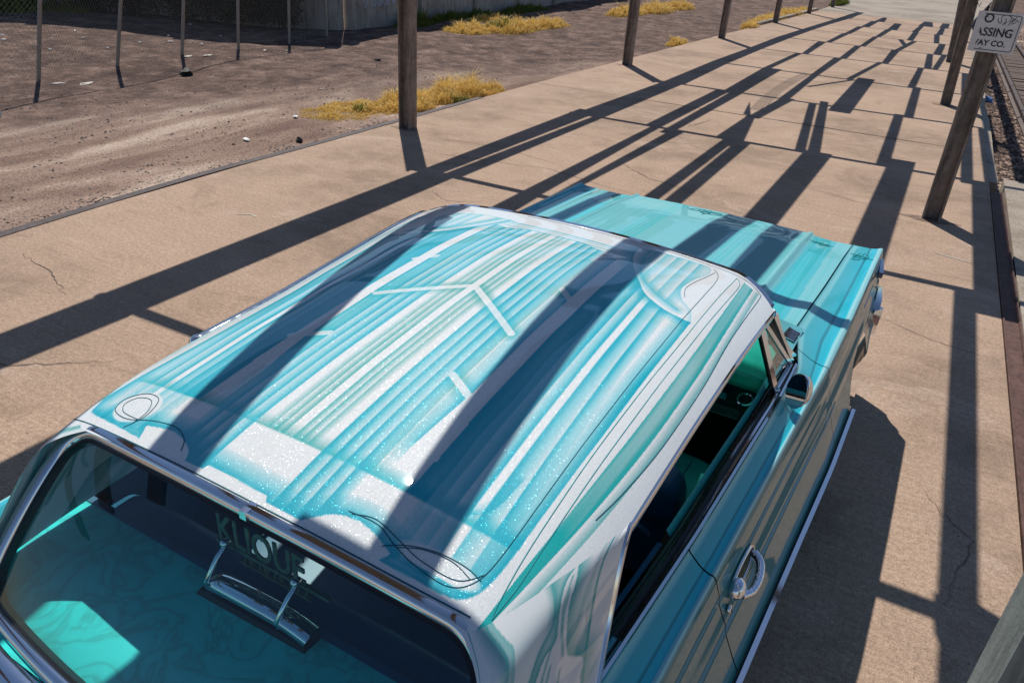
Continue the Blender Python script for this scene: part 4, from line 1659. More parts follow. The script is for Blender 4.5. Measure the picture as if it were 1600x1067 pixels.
# cowl, seam gutter and vents
mb = MB()
mb.grid(lambda a, c: ((-1 + 2 * a) * (.80 - .0 * c), (-1.375 - .12 * (-1 + 2 * a) ** 2) + (-.14 - .10 * (-1 + 2 * a) ** 2) * c, .955 + .012 * (1 - (-1 + 2 * a) ** 2) - .004 * c), 40, 6)
mb.build('cowl', plain('cowl_paint', (.10, .40, .45), .35, .2, .05, 6, coat=1), CAR, smooth=60)
for k in (-1, 1):
    mb = MB()
    mb.hexa([(.745 * k, -1.52, .954), (.795 * k, -1.55, .954), (.79 * k, -1.65, .954), (.735 * k, -1.62, .954), (.745 * k, -1.52, .959), (.795 * k, -1.55, .958), (.79 * k, -1.65, .958), (.735 * k, -1.62, .959)])
    vent = mb.build('cowl_vent', MAT['gasket'], CAR)
    for i in range(6):
        mb = MB()
        y = -1.535 - .018 * i
        mb.bar((.745 * k, y, .960), (.79 * k, y - .02, .959), .005, .004)
        mb.build('vent_slat', MAT['chrome'], vent)
mb = MB()
mb.box(-.87, .87, -1.74, -.03, .45, .838)
mb.build('engine_bay', MAT['gasket'], CAR)

# ---- windscreen and right hand vent window
WS = empty('windshield'); WS.parent = CAR


def ws_point(a, b):
    u = a * (.80 * (1 - b) + .72 * b)
    v = (-1.47 - .30 * a * a) * (1 - b) + (float(v_head(np.array(u * .98))) + .012) * b
    z = (.965) * (1 - b) + (float(roof_z(np.array(u), np.array(-2.02))) - .022) * b
    return Vector((u, v, z))


mb = MB()
mb.grid(lambda i, j: ws_point(-1 + 2 * i, j), 26, 12)
mb.build('pane', MAT['clearglass'], WS, smooth=80)
for k in (-1, 1):
    mb = MB()
    mb.sweep([ws_point(k, b) + Vector((.012 * k, -.012, -.012 * b)) for b in np.linspace(0, .97, 10)], [(-.016, -.014), (.016, -.014), (.018, .004), (.004, .012), (-.012, .010)])
    mb.build('pillar', MAT['chrome'], WS, smooth=50)
    mb = MB()
    mb.sweep([ws_point(k, b) + Vector((.000 * k, -.045, 0)) for b in np.linspace(0, 1, 10)], [(-.016, -.016), (.016, -.016), (.016, .016), (-.016, .016)])
    mb.build('pillar_inner', MAT['gasket'], WS)
    mb = MB()
    p0, p1 = ws_point(k, 0.02), ws_point(k, .98)
    mb.sweep([p0 + (p1 - p0) * t + Vector((.022 * k, -.062, 0)) for t in np.linspace(0, 1, 6)], [(-.006, -.006), (.006, -.006), (.006, .006), (-.006, .006)])
    mb.build('pillar_trim', MAT['chrome'], WS)
for k, dr in ((1, DOOR_R), (-1, DOOR_L)):
    vw = empty('vent_window'); vw.parent = dr
    a = Vector((.733 * k, -2.195, 1.232)); b_ = Vector((.818 * k, -2.10, .965)); c = Vector((.822 * k, -1.86, .965)); d = Vector((.738 * k, -2.15, 1.232))
    if k < 0:
        a.x, d.x, a.z, d.z = -.745, -.75, 1.20, 1.20
    mb = MB(); mb.bar(a, b_, .020, .022); mb.build('vent_post', MAT['gasket'], vw)
    mb = MB(); mb.bar(a + Vector((.010 * k, -.008, 0)), b_ + Vector((.010 * k, -.008, 0)), .004, .016); mb.build('post_trim', MAT['chrome'], vw)
    mb = MB(); mb.bar(d, c, .012, .014); mb.build('vent_frame', MAT['chrome'], vw)
    mb = MB(); mb.bar(b_, c, .014, .012); mb.build('vent_sill', MAT['chrome'], vw)
    mb = MB(); mb.add([a, b_, c, d], [(0, 1, 2, 3)]); mb.build('pane', MAT['clearglass'], vw)

# ---- mirror on the right door
mr = empty('door_mirror'); mr.parent = DOOR_R
mc = Vector((.892, -2.13, 1.012))
ax = Vector((-.50, -.86, .14)).normalized()


def disc(c, ax, prof, k=32, ell=(1, 1)):
    s = ax.cross(Vector((0, 0, 1))).normalized()
    n = s.cross(ax)
    mb = MB()
    vs = []
    for (r, h) in prof:
        for i in range(k):
            t = 2 * math.pi * i / k
            vs.append(c + ax * h + s * (r * ell[0] * math.cos(t)) + n * (r * ell[1] * math.sin(t)))
    fs = []
    for j in range(len(prof) - 1):
        for i in range(k):
            l = (i + 1) % k
            fs.append((j * k + i, j * k + l, (j + 1) * k + l, (j + 1) * k + i))
    fs.append(tuple(range(k)))
    fs.append(tuple(reversed([(len(prof) - 1) * k + i for i in range(k)])))
    return mb.add(vs, fs)


disc(mc, ax, [(.012, -.05), (.035, -.045), (.052, -.025), (.058, -.004), (.058, .004)], ell=(.76, 1.12)).build('mirror_shell', MAT['chrome'], mr, smooth=50)
disc(mc, ax, [(.053, .0045), (.053, .0065)], ell=(.76, 1.12)).build('mirror_glass', MAT['mirror'], mr)
mb = MB(); mb.tube([mc - ax * .03, mc - ax * .03 + Vector((-.01, .01, -.06)), Vector((.875, -2.11, .955))], .012, 10); mb.build('mirror_arm', MAT['chrome'], mr, smooth=60)

# ---- door handle and key lock
for k, dr in ((1, DOOR_R), (-1, DOOR_L)):
    hd = empty('handle'); hd.parent = dr

    def sp(v, z, off=0.0):
        p = side_prof(v, 1)
        zs = [q[1] for q in p[6:]][::-1]; us = [q[0] for q in p[6:]][::-1]
        return Vector(((float(np.interp(z, zs, us)) + off) * k, v, z))
    mb = MB()
    ring = []
    for i in range(48):
        t = 2 * math.pi * i / 48
        ring.append(sp(-2.805 + .105 * math.cos(t), .77 + .034 * math.sin(t), .006))
    mb.tube(ring, .0062, 9, closed=True)
    mb.build('escutcheon', MAT['chrome'], hd, smooth=80)
    mb = MB()
    o0 = [sp(-2.805 + .10 * math.cos(2 * math.pi * i / 28), .77 + .030 * math.sin(2 * math.pi * i / 28), .003) for i in range(28)]
    mb.add(o0, [tuple(range(28))])
    mb.build('handle_cup', MAT['gasket'], hd)
    for i in range(12):
        mb = MB()
        v = -2.735 - .0105 * i
        mb.bar(sp(v, .742, .006), sp(v - .01, .79, .006), .0045, .004, up=(1, 0, 0))
        mb.build('cup_rib', MAT['brass'], hd)
    mb = MB()
    grip = [sp(-2.708, .760, .010), sp(-2.728, .752, .034), sp(-2.78, .744, .046), sp(-2.84, .742, .044), sp(-2.885, .750, .026)]
    gp = [Vector(p) for p in rev([tuple(g) for g in grip])]
    mb.sweep(gp, [(.0115 * math.cos(t), .0145 * math.sin(t)) for t in np.linspace(0, 2 * math.pi, 17)[:-1]], up=(k, 0, .3))
    mb.build('grip', MAT['engraved'], hd, smooth=80)
    disc(sp(-2.885, .768, .014), Vector((k, -.1, .15)).normalized(), [(.024, -.02), (.031, -.006), (.031, .008), (.022, .020), (.008, .026)], 24, (1.15, 1)).build('push_button', MAT['engraved'], hd, smooth=60)
    kl = disc(sp(-2.93, .728, .002), Vector((k, 0, .12)).normalized(), [(.013, 0), (.014, .006), (.010, .010), (.004, .010)], 20).build('key_lock', MAT['chrome'], dr, smooth=60)
    mb = MB()
    mb.bar(sp(-2.93, .724, .013), sp(-2.93, .732, .013), .002, .002); mb.build('key_slot', MAT['gasket'], kl)

# ---- interior
mb = MB(); mb.box(-.86, .86, -4.15, -1.75, .24, .27); mb.build('floor_carpet', MAT['black'], CAR)
mb = MB(); mb.box(-.80, .80, -1.75, -1.70, .26, .90); mb.build('firewall', MAT['black'], CAR)
# dash: rolled top
DASH = MB()
prof = [(-1.60, .955), (-1.70, .962), (-1.78, .955), (-1.84, .93), (-1.872, .89), (-1.872, .85), (-1.85, .82)]
DASH.grid(lambda a, c: ((-1 + 2 * a) * .745, float(np.interp(c, np.linspace(0, 1, 7), [p[0] for p in prof])) - .03 * (1 - (-1 + 2 * a) ** 4) - .0, float(np.interp(c, np.linspace(0, 1, 7), [p[1] for p in prof])) - .03 * abs(-1 + 2 * a) ** 6), 30, 25)
dash = DASH.build('dashboard', MAT['dash'], CAR, smooth=60)
mb = MB(); mb.box(-.72, .72, -1.86, -1.72, .66, .82); mb.build('dash_panel', MAT['gasket'], dash)
mb = MB(); mb.box(.25, .62, -1.885, -1.87, .745, .775); mb.build('dash_trim', MAT['chrome'], dash)
mb = MB(); mb.box(.30, .68, -1.86, -1.80, .655, .70); mb.build('parcel_tray', MAT['galv'], dash)
mb = MB(); mb.tube([(.70 + .028 * math.cos(t), -1.93 + .045 * math.sin(t), .80) for t in np.linspace(0, 2 * math.pi, 21)[:-1]], .004, 6, closed=True); mb.build('pull_ring', MAT['chrome'], dash)


def cushion(x0, x1, y0, y1, z0, z1, rake=0.0, r=.04, pleats=0):
    mb = MB()
    nx, ny, nz = 13, 13, 9

    def rr(p):
        return p
    def f(a, c):
        # superellipsoid-like box: a around, c up
        t = 2 * math.pi * a
        ce, se = math.cos(t), math.sin(t)
        n = .32
        px = math.copysign(abs(ce) ** n, ce); py = math.copysign(abs(se) ** n, se)
        ph = -math.pi / 2 + math.pi * c
        cp, sp_ = abs(math.cos(ph)) ** .35, math.copysign(abs(math.sin(ph)) ** .35, math.sin(ph))
        x = (x0 + x1) / 2 + (x1 - x0) / 2 * px * cp
        y = (y0 + y1) / 2 + (y1 - y0) / 2 * py * cp
        z = (z0 + z1) / 2 + (z1 - z0) / 2 * sp_
        y += rake * (z - z0)
        if pleats and sp_ > .5: z -= .008 * abs(math.sin((x - x0) / (x1 - x0) * math.pi * pleats)) ** .3 * 0 + .006 * (math.cos((x - x0) / (x1 - x0) * 2 * math.pi * pleats) > .9)
        return (x, y, z)
    return mb.grid(f, 61, 33)


for k in (-1, 1):
    st = empty('front_seat'); st.parent = CAR
    a, c = sorted((.12 * k, .70 * k))
    cushion(a, c, -2.55, -1.98, .33, .53).build('seat_cushion', MAT['vinyl'], st, smooth=60)
    for i in range(7):
        mb = MB()
        x = a + .12 + .056 * i
        mb.bar((x, -2.48, .5285), (x, -2.06, .5285), .005, .004); mb.build('pleat', MAT['vinyl_dark'], st)
    cushion(a, c, -2.70, -2.54, .45, .93, -.16).build('seat_back', MAT['vinyl_dark'], st, smooth=60)
    mb = MB(); mb.sweep(rev([(a + .02, -2.705, .72), (a + .05, -2.72, .86), ((a + c) / 2, -2.73, .905), (c - .05, -2.72, .86), (c - .02, -2.705, .72)]), [(-.006, -.006), (.006, -.006), (.006, .006), (-.006, .006)]); mb.build('seat_piping', MAT['gasket'], st)
mb = MB(); mb.hexa([(.585, -2.80, .77), (.66, -2.83, .77), (.66, -2.86, .80), (.585, -2.83, .80), (.585, -2.795, .785), (.66, -2.825, .785), (.66, -2.855, .815), (.585, -2.825, .815)]); mb.build('belt_buckle', MAT['chrome'], CAR)
mb = MB(); mb.bar((.50, -2.78, .79), (.59, -2.82, .79), .045, .006); mb.build('seat_belt', MAT['black'], CAR)
rs = empty('rear_seat'); rs.parent = CAR
cushion(-.66, .70, -3.55, -3.05, .30, .50).build('seat_cushion', MAT['vinyl_dark'], rs, smooth=60)
cushion(-.68, .72, -3.74, -3.56, .42, .945, -.10).build('seat_back', MAT['vinyl_dark'], rs, smooth=60)
# steering wheel (left hand drive)
sw = empty('steering_wheel'); sw.parent = CAR
disc(Vector((-.40, -2.02, .88)), Vector((0, -.85, .5)).normalized(), [(.03, -.01), (.035, .012), (.02, .02)], 20).build('hub', MAT['chrome'], sw, smooth=60)
axs = Vector((0, -.85, .5)).normalized(); s1 = Vector((1, 0, 0)); s2 = s1.cross(axs)
mb = MB(); mb.tube([Vector((-.40, -2.02, .88)) + s1 * (.17 * math.cos(t)) + s2 * (.17 * math.sin(t)) for t in np.linspace(0, 2 * math.pi, 37)[:-1]], .011, 8, closed=True); mb.build('rim', MAT['vinyl'], sw, smooth=60)
for t in (.2, math.pi - .2, -math.pi / 2):
    mb = MB(); mb.bar(Vector((-.40, -2.02, .88)), Vector((-.40, -2.02, .88)) + s1 * (.165 * math.cos(t)) + s2 * (.165 * math.sin(t)), .02, .006); mb.build('spoke', MAT['chrome'], sw)
# parcel shelf
SH = MB()
SH.grid(lambda a, c: (-.62 + 1.36 * a, -4.135 + .39 * c, .966 + .004 * math.sin(c * 3)), 20, 10)
shelf = SH.build('parcel_shelf', MAT['shelf'], CAR, smooth=60)
mb = MB(); mb.bar((-.66, -3.745, .962), (.72, -3.745, .962), .02, .016); mb.build('shelf_edge', MAT['vinyl_dark'], shelf)

# ---- boot lid, tail, nose, bumpers, lamps
n1, n2 = 90, 60
A = np.linspace(-1, 1, n1)[:, None] * np.ones((1, n2)); B = np.linspace(0, 1, n2)[None, :] * np.ones((n1, 1))
V = -4.20 + (-1.02) * B - .0 * A
IN = np.interp(V, [-5.25, -4.2], [.55, .74])
U = A * (np.where(V > -5.0, np.interp(V, [-5.25, -4.2], [.60, .742]), .61) + .0)
Z = np.interp(V, [-5.25, -5.0, -4.2], [.86, .905, .948]) + .012 * (1 - A ** 2)
x = np.abs(U)
col = np.tile(np.array([.21, .55, .585]), (n1 * n2, 1))
for x0 in (.06, .12, .30, .345, .39, .52, .58):
    hb(fd(x - x0, .045) * .7, (.0, .42, .50))
lid = np_mesh('trunk_lid', np.stack([U, V, Z], -1).reshape(-1, 3), n1, n2, MAT['bodypaint'], CAR, col)
body2 = plain('rear_body_paint', (.05, .34, .38), .35, .2, .05, 6, coat=1)
mb = MB(); mb.hexa([(-.80, -5.26, .32), (.80, -5.26, .32), (.80, -5.20, .32), (-.80, -5.20, .32), (-.79, -5.25, .875), (.79, -5.25, .875), (.79, -5.20, .875), (-.79, -5.20, .875)]); tail = mb.build('tail_panel', body2, CAR)
for k in (-1, 1):
    for i in range(3):
        disc(Vector((k * (.38 + .15 * i), -5.262, .66)), Vector((0, -1, 0)), [(.055, -.01), (.055, .012), (.03, .022)], 20).build('tail_lamp', MAT['lens'], CAR, smooth=50)
for y, s in ((-5.33, -1), (.13, 1)):
    mb = MB()
    pts = []
    for t in np.linspace(-1, 1, 25):
        e = abs(t) ** 5
        pts.append((t * 1.03, y - s * .20 * e, .47 + .02 * (1 - e)))
    mb.sweep(pts, [(-.03, -.085), (.02, -.085), (.045, -.04), (.05, .02), (.03, .075), (-.03, .085)])
    mb.build('bumper', MAT['chrome'], CAR, smooth=50)
mb = MB(); mb.box(-.90, .90, -.04, .0, .50, .82); nose = mb.build('nose_panel', MAT['gasket'], CAR)
gr = empty('grille'); gr.parent = CAR
for i in range(7):
    mb = MB(); mb.bar((-.56, .035, .55 + .036 * i), (.56, .035, .55 + .036 * i), .014, .010); mb.build('grille_bar', MAT['chrome'], gr)
for k in (-1, 1):
    for i in range(2):
        c = Vector((k * (.66 + .18 * i), .02, .70))
        hl = disc(c, Vector((0, 1, 0)), [(.092, -.04), (.092, .018), (.076, .028), (.074, .012)], 28).build('headlight', MAT['chrome'], CAR, smooth=50)
        disc(c, Vector((0, 1, 0)), [(.074, .008), (.06, .018), (.02, .026)], 28).build('lamp_lens', MAT['lampglass'], hl, smooth=60)
    mb = MB()
    mb.sweep([(k * .30, .015, .815), (k * .75, .02, .80), (k * .965, -.0, .80), (k * .985, -.10, .76)], [(-.012, -.02), (.012, -.02), (.012, .02), (-.012, .02)])
    mb.build('brow_trim', MAT['chrome'], CAR, smooth=50)
    mb = MB()
    mb.sweep([(k * .985, -.02, .66), (k * 1.005, -.03, .58), (k * 1.01, -.06, .54)], [(-.02, -.02), (.02, -.02), (.02, .02), (-.02, .02)])
    mb.build('corner_trim', MAT['chrome'], CAR, smooth=50)
mb = MB(); mb.box(-.84, .84, -5.18, -.02, .21, .235); mb.build('underbody', MAT['gasket'], CAR)
for k in (-1, 1):
    for v, r in ((-.80, .305), (-3.86, .305)):
        wh = empty('wheel', (0, 0, 0)); wh.parent = CAR
        c = (k * .815, v, r)
        pr = [(.19, -.085), (r - .02, -.09), (r, -.06), (r, .06), (r - .02, .09), (.19, .085)]
        MB().lathe(pr, c, 'x', 36).build('tire', MAT['rubber'], wh, smooth=40)
        MB().lathe([(.20, .088 * k), (.245, .093 * k), (.247, .091 * k)], c, 'x', 36).build('white_wall', MAT['tirewhite'], wh, smooth=40)
        MB().lathe([(.0, .03 * k), (.06, .05 * k), (.09, .02 * k), (.17, .03 * k), (.19, .08 * k), (.19, -.08 * k)], c, 'x', 36).build('rim', MAT['chrome'], wh, smooth=40)


# ------------------------------------------------------------------ lettering
def text_mesh(name, s, size, ext, mat, parent=None, M=None, bold=0.0, align='LEFT', shear=0.0):
    cu = bpy.data.curves.new(name, 'FONT')
    cu.body = s
    cu.size = size
    cu.extrude = ext
    cu.offset = bold
    cu.align_x = align
    cu.shear = shear
    cu.resolution_u = 4
    t = bpy.data.objects.new(name + '_src', cu)
    COL.objects.link(t)
    dg = bpy.context.evaluated_depsgraph_get()
    me = bpy.data.meshes.new_from_object(t.evaluated_get(dg))
    me.name = name
    bpy.data.objects.remove(t)
    if M is not None: me.transform(M)
    me.materials.clear()
    me.materials.append(mat)
    o = bpy.data.objects.new(name, me)
    return link(o, parent)


# ---- club plaque standing on the shelf behind the glass
fc = Vector((math.sin(CAR_A), math.cos(CAR_A), 0)); rc = Vector((math.cos(CAR_A), -math.sin(CAR_A), 0))


def car_w(u, v, z): return Vector((-.953, 4.62, 0)) + rc * u + fc * v + Vector((0, 0, z))


base = car_w(.05, -3.75, .975)
PQ = empty('club_plaque', base, -CAR_A)
tag(PQ, 'cut out metal plaque reading KLIQUE on chrome arms behind the rear window', 'plaque')
M = Matrix.Translation((-.150, .012, .110)) @ Matrix.Rotation(math.radians(90), 4, 'X') @ Matrix.Diagonal((.80, 1.12, 1, 1))
text_mesh('lettering', 'KLIQUE', .098, .002, MAT['brass'], PQ, M, bold=.0015)
mb = MB(); mb.box(-.155, .185, .008, .018, .098, .107); mb.build('plaque_bar', MAT['brass'], PQ)
mb = MB(); mb.box(-.085, .13, .008, .018, .068, .074); mb.build('plaque_bar', MAT['brass'], PQ)
for i in range(9):
    mb = MB(); x = -.07 + .023 * i; mb.bar((x, .013, .074), (x + .012 * (-1) ** i, .013, .112), .006, .005); mb.build('plaque_link', MAT['brass'], PQ)
for x in (-.115, .10):
    mb = MB(); mb.tube([(x, .012, .115), (x + .005, -.03, .10), (x - .01, -.055, .04), (x - .01, -.05, .02)], .0065, 8); mb.build('arm', MAT['chrome'], PQ, smooth=60)
    disc(Vector((x, .0, .118)), Vector((0, -1, .2)).normalized(), [(.010, -.01), (.012, .004), (.006, .012)], 14).build('arm_knob', MAT['chrome'], PQ, smooth=60)
mb = MB(); mb.sweep(rev([(-.13, -.03, .012), (-.10, -.035, .03), (.0, -.035, .038), (.10, -.03, .032), (.16, -.025, .012)]), [(.028 * math.cos(t), .020 * math.sin(t)) for t in np.linspace(0, 2 * math.pi, 13)[:-1]]); mb.build('base_tube', MAT['chrome'], PQ, smooth=60)
mb = MB(); mb.hexa([(-.16, -.07, -.015), (.17, -.06, -.015), (.17, .0, -.015), (-.16, .0, -.015), (-.15, -.06, .006), (.16, -.05, .006), (.16, -.01, .006), (-.15, -.01, .006)]); mb.build('base_plate', MAT['gasket'], PQ)

# ------------------------------------------------------------------ warning sign on the right post
def mat_sign():
    m, nt, b = new_mat('sign_enamel')
    v = coords(nt)
    n = noise(nt, v, 9, 6, .7, .5)
    col = ramp(nt, n, [(.3, (.62, .60, .60)), (.6, (.74, .72, .72))])
    sc = noise(nt, coords(nt, (40, 40, 4), (0, .6, 0)), 2, 4, .6)
    col = mix(nt, vramp(nt, sc, .68, .72, 0, .6), col, (.25, .2, .2))
    nt.links.new(col, b.inputs['Base Color'])
    b.inputs['Roughness'].default_value = .45
    return m


SM = mat_sign()
INK = plain('sign_ink', (.02, .02, .025), .5, 0, .2, 40)
SG = empty('warning_sign', (.228, 8.520, 1.60))
tag(SG, 'white railway no trespassing sign with scratched lettering on the post', 'sign')
SW_, SH_ = .315, .335
mb = MB()
pts = []
r = .03
for cx, cz, a0 in ((SW_ - r, r, -90), (SW_ - r, SH_ - r, 0)):
    for i in range(7):
        t = math.radians(a0 + 15 * i)
        pts.append((cx + r * math.cos(t), cz + r * math.sin(t)))
pts += [(0, SH_), (0, 0)]
n = len(pts)
mb.add([(x, 0, z) for x, z in pts] + [(x, .003, z) for x, z in pts], [tuple(range(n)), tuple(reversed(range(n, 2 * n)))] + [(i, (i + 1) % n, n + (i + 1) % n, n + i) for i in range(n)])
mb.build('plate', SM, SG)
mb = MB(); mb.hexa([(-.05, .0, 0), (0, 0, 0), (0, .003, 0), (-.05, .010, 0), (-.05, .0, SH_), (0, 0, SH_), (0, .003, SH_), (-.05, .010, SH_)]); mb.build('bent_flap', SM, SG)
mb = MB()
q = [(.0, .022)] + [(x - (.018 if x > .2 else 0), z) for x, z in pts[:-2]]
bp = []
r2 = .02
for cx, cz, a0 in ((SW_ - .02 - r2, .02 + r2, -90), (SW_ - .02 - r2, SH_ - .02 - r2, 0)):
    for i in range(7):
        t = math.radians(a0 + 15 * i)
        bp.append((cx + r2 * math.cos(t), -.0012, cz + r2 * math.sin(t)))
bp = [(.002, -.0012, .02)] + bp + [(.002, -.0012, SH_ - .02)]
mb.sweep(bp, [(-.0028, -.001), (.0028, -.001), (.0028, .001), (-.0028, .001)], up=(0, 1, 0))
mb.build('border_line', INK, SG)


def clip_left(o, x0):
    bm = bmesh.new(); bm.from_mesh(o.data)
    bmesh.ops.bisect_plane(bm, geom=bm.verts[:] + bm.edges[:] + bm.faces[:], plane_co=(x0, 0, 0), plane_no=(-1, 0, 0), clear_outer=True)
    bm.to_mesh(o.data); bm.free()


RX = Matrix.Rotation(math.radians(90), 4, 'X')
for s, x, z, size, sx in (('NO', -.035, .245, .105, .95), ('TRESPASSING', -.285, .135, .098, .90), ('RAILWAY CO.', -.145, .055, .066, 1.0)):
    o = text_mesh('lettering', s, size, .0008, INK, SG, Matrix.Translation((x, -.0014, z)) @ RX @ Matrix.Diagonal((sx, 1, 1, 1)), bold=.0018)
    xs = [v.co.x for v in o.data.vertices]
    # squeeze so that the line ends where it does on the plate
    end = {'NO': .085, 'TRESPASSING': .262, 'RAILWAY CO.': .235}[s]
    sh = end - max(xs)
    for v in o.data.vertices: v.co.x += sh
    clip_left(o, .001)
for path in ([(.115, .285), (.125, .255), (.15, .25), (.14, .30), (.175, .315), (.215, .30), (.205, .262)], [(.165, .235), (.18, .27), (.172, .29)], [(.175, .24), (.19, .262)], [(.205, .235), (.235, .285), (.228, .262), (.255, .31)], [(.225, .245), (.26, .265)], [(.10, .16), (.13, .185), (.15, .155)], [(.19, .15), (.21, .19), (.225, .16)], [(.21, .30), (.28, .27)]):
    mb = MB(); mb.sweep([(x, -.0013, z) for x, z in rev([(a, c) for a, c in path], 4)], [(-.0024, -.0006), (.0024, -.0006), (.0024, .0006), (-.0024, .0006)], up=(0, 1, 0)); mb.build('scratch', INK, SG)
for x, z in ((.03, .29), (.05, .03)):
    disc(Vector((x, -.001, z)), Vector((0, -1, 0)), [(.006, 0), (.005, .003)], 10).build('screw', MAT['post'], SG)

# ------------------------------------------------------------------ wall, fence, plants
WALL = [(-40, 3.5), (-20.6, 12.05), (-12.45, 14.75)]


def build_wall(name, a, c, h, lab, n):
    a, c = Vector((*a, 0)), Vector((*c, 0))
    L = (c - a).length
    t = (c - a).normalized()
    nn = Vector((t.y, -t.x, 0))
    root = empty(name)
    tag(root, lab, 'wall')
    step = L / n
    for i in range(n):
        p = a + t * (i * step + .01); q = a + t * ((i + 1) * step - .012)
        mb = MB(); mb.bar(p + Vector((0, 0, h / 2 - .15)), q + Vector((0, 0, h / 2 - .15)), .20, h + .3)
        mb.build('wall_panel', MAT['wall'], root)
    for i in range(n + 1):
        p = a + t * (i * step) + nn * .06
        mb = MB(); mb.bar(p + Vector((0, 0, -.3)), p + Vector((0, 0, h + .1)), .26, .26, up=t)
        mb.build('pilaster', MAT['wall'], root)
    return root


w1 = build_wall('concrete_wall', (-40, 4.2), (-12.75, 15.2), 3.4, 'shaded old concrete wall crossing behind the wire fence', 9)
w2 = build_wall('concrete_wall', (-12.62, 15.5), (-14.0, 46.0), 3.0, 'weathered concrete wall with grey graffiti running into the distance', 10)
# graffiti scrawl
mb = MB()
for k in range(7):
    y0 = 15.9 + .34 * k
    pts = []
    for t in np.linspace(0, 2 * math.pi * 1.3, 16):
        yy = y0 + .16 * math.cos(t + k) + .06 * t
        pts.append((-12.62 - (yy - 15.5) * .045 + .108, yy, .62 + .22 * math.sin(t * 1.4 + k * 1.3)))
    mb.tube(pts, .016, 4)
mb.build('graffiti', plain('grey_spray', (.55, .56, .62), .8, 0, .1, 20), w2)

# chain link fence
FP = [(-11.95, 7.25), (-12.2, 8.8), (-12.28, 10.22), (-12.28, 11.6), (-12.22, 12.98), (-12.19, 14.15)]
fence = empty('wire_fence', (-12.2, 10, 0))
tag(fence, 'sagging chain link fence on thin leaning pipe posts', 'fence')
FI = Matrix.Translation((12.2, -10, 0))
LEAN = [(.25, .13), (.24, .12), (.17, .09), (.10, .05), (.06, .03), (.02, .01)]
for (x, y), (lx, ly) in zip(FP, LEAN):
    mb = MB(); mb.tube([(x, y, -.25), (x + lx * 2.1, y + ly * 2.1, 2.1)], .030, 10)
    o = mb.build('fence_post', MAT['galv'], fence, smooth=60); o.matrix_parent_inverse = FI
ext = [(-11.2, 4.2)] + FP


def fpt(s, z):
    s = min(max(s, 0), len(ext) - 1.0001)
    i = int(s); t = s - i
    lean = [(.25, .13)] + LEAN
    x = ext[i][0] * (1 - t) + ext[i + 1][0] * t; y = ext[i][1] * (1 - t) + ext[i + 1][1] * t
    lx = lean[i][0] * (1 - t) + lean[i + 1][0] * t; ly = lean[i][1] * (1 - t) + lean[i + 1][1] * t
    return Vector((x + lx * z + .034, y + ly * z, z))


mb = MB()
HN = 2.05
tot = len(ext) - 1
nw = 190
for d in (1, -1):
    for k in range(-14, nw + 14):
        s0 = k / nw * tot
        pts = []
        for j in range(9):
            z = HN * j / 8
            s = s0 + d * (z / HN) * .70
            if 0 <= s <= tot: pts.append(fpt(s, z - .03))
        if len(pts) > 1: mb.tube(pts, .0016, 3)
o = mb.build('chain_link', MAT['wire'], fence, kind='stuff'); o.matrix_parent_inverse = FI
mb = MB(); mb.tube([fpt(s, 2.04) for s in np.linspace(0, tot, 30)], .02, 8); o = mb.build('top_rail', MAT['galv'], fence, smooth=60); o.matrix_parent_inverse = FI


def grass_clump(name, lab, blobs, mat, cat, group=None, density=1.0, h=.24, bw=.006):
    """blobs: (x, y, rx, ry, height factor)"""
    x0, y0 = blobs[0][0], blobs[0][1]
    root = bpy.data.meshes.new(name)
    vs, fs = [], []
    for (bx, by, rx, ry, hf) in blobs:
        n = int(5200 * rx * ry * math.pi * density)
        for _ in range(n):
            r = math.sqrt(rnd.random()) * (1 + .35 * rnd.random() ** 3); t = rnd.random() * 6.283
            x = bx + rx * r * math.cos(t); y = by + ry * r * math.sin(t)
            if x > PX(y) - .09 and y < 12: continue
            if x > PX(y) + .1: continue
            hh = h * hf * (1 - .6 * r * r) * (.7 + .4 * math.sin(x * 11) * math.sin(y * 9 + 1)) * rnd.choice([.4, .6, .8, 1.0, 1.0, 1.45])
            ang = rnd.random() * 6.283
            ln = rnd.uniform(.2, 1.0) * hh
            dx, dy = math.cos(ang) * ln, math.sin(ang) * ln
            ww = bw * rnd.uniform(.6, 1.4)
            sx, sy = -math.sin(ang) * ww, math.cos(ang) * ww
            z0 = ground_h(x, y) - .01
            k = len(vs)
            vs += [(x - sx - x0, y - sy - y0, z0), (x + sx - x0, y + sy - y0, z0), (x + dx * .4 + sx * .7 - x0, y + dy * .4 + sy * .7 - y0, z0 + hh * .65), (x + dx * .4 - sx * .7 - x0, y + dy * .4 - sy * .7 - y0, z0 + hh * .65), (x + dx - x0, y + dy - y0, z0 + hh * rnd.uniform(.75, 1.0))]
            fs += [(k, k + 1, k + 2, k + 3), (k + 3, k + 2, k + 4)]
    root.from_pydata(vs, [], fs)
    root.materials.append(mat)
    o = bpy.data.objects.new(name, root)
    o.location = (x0, y0, 0)
    link(o)
    tag(o, lab, cat, group)
    return o


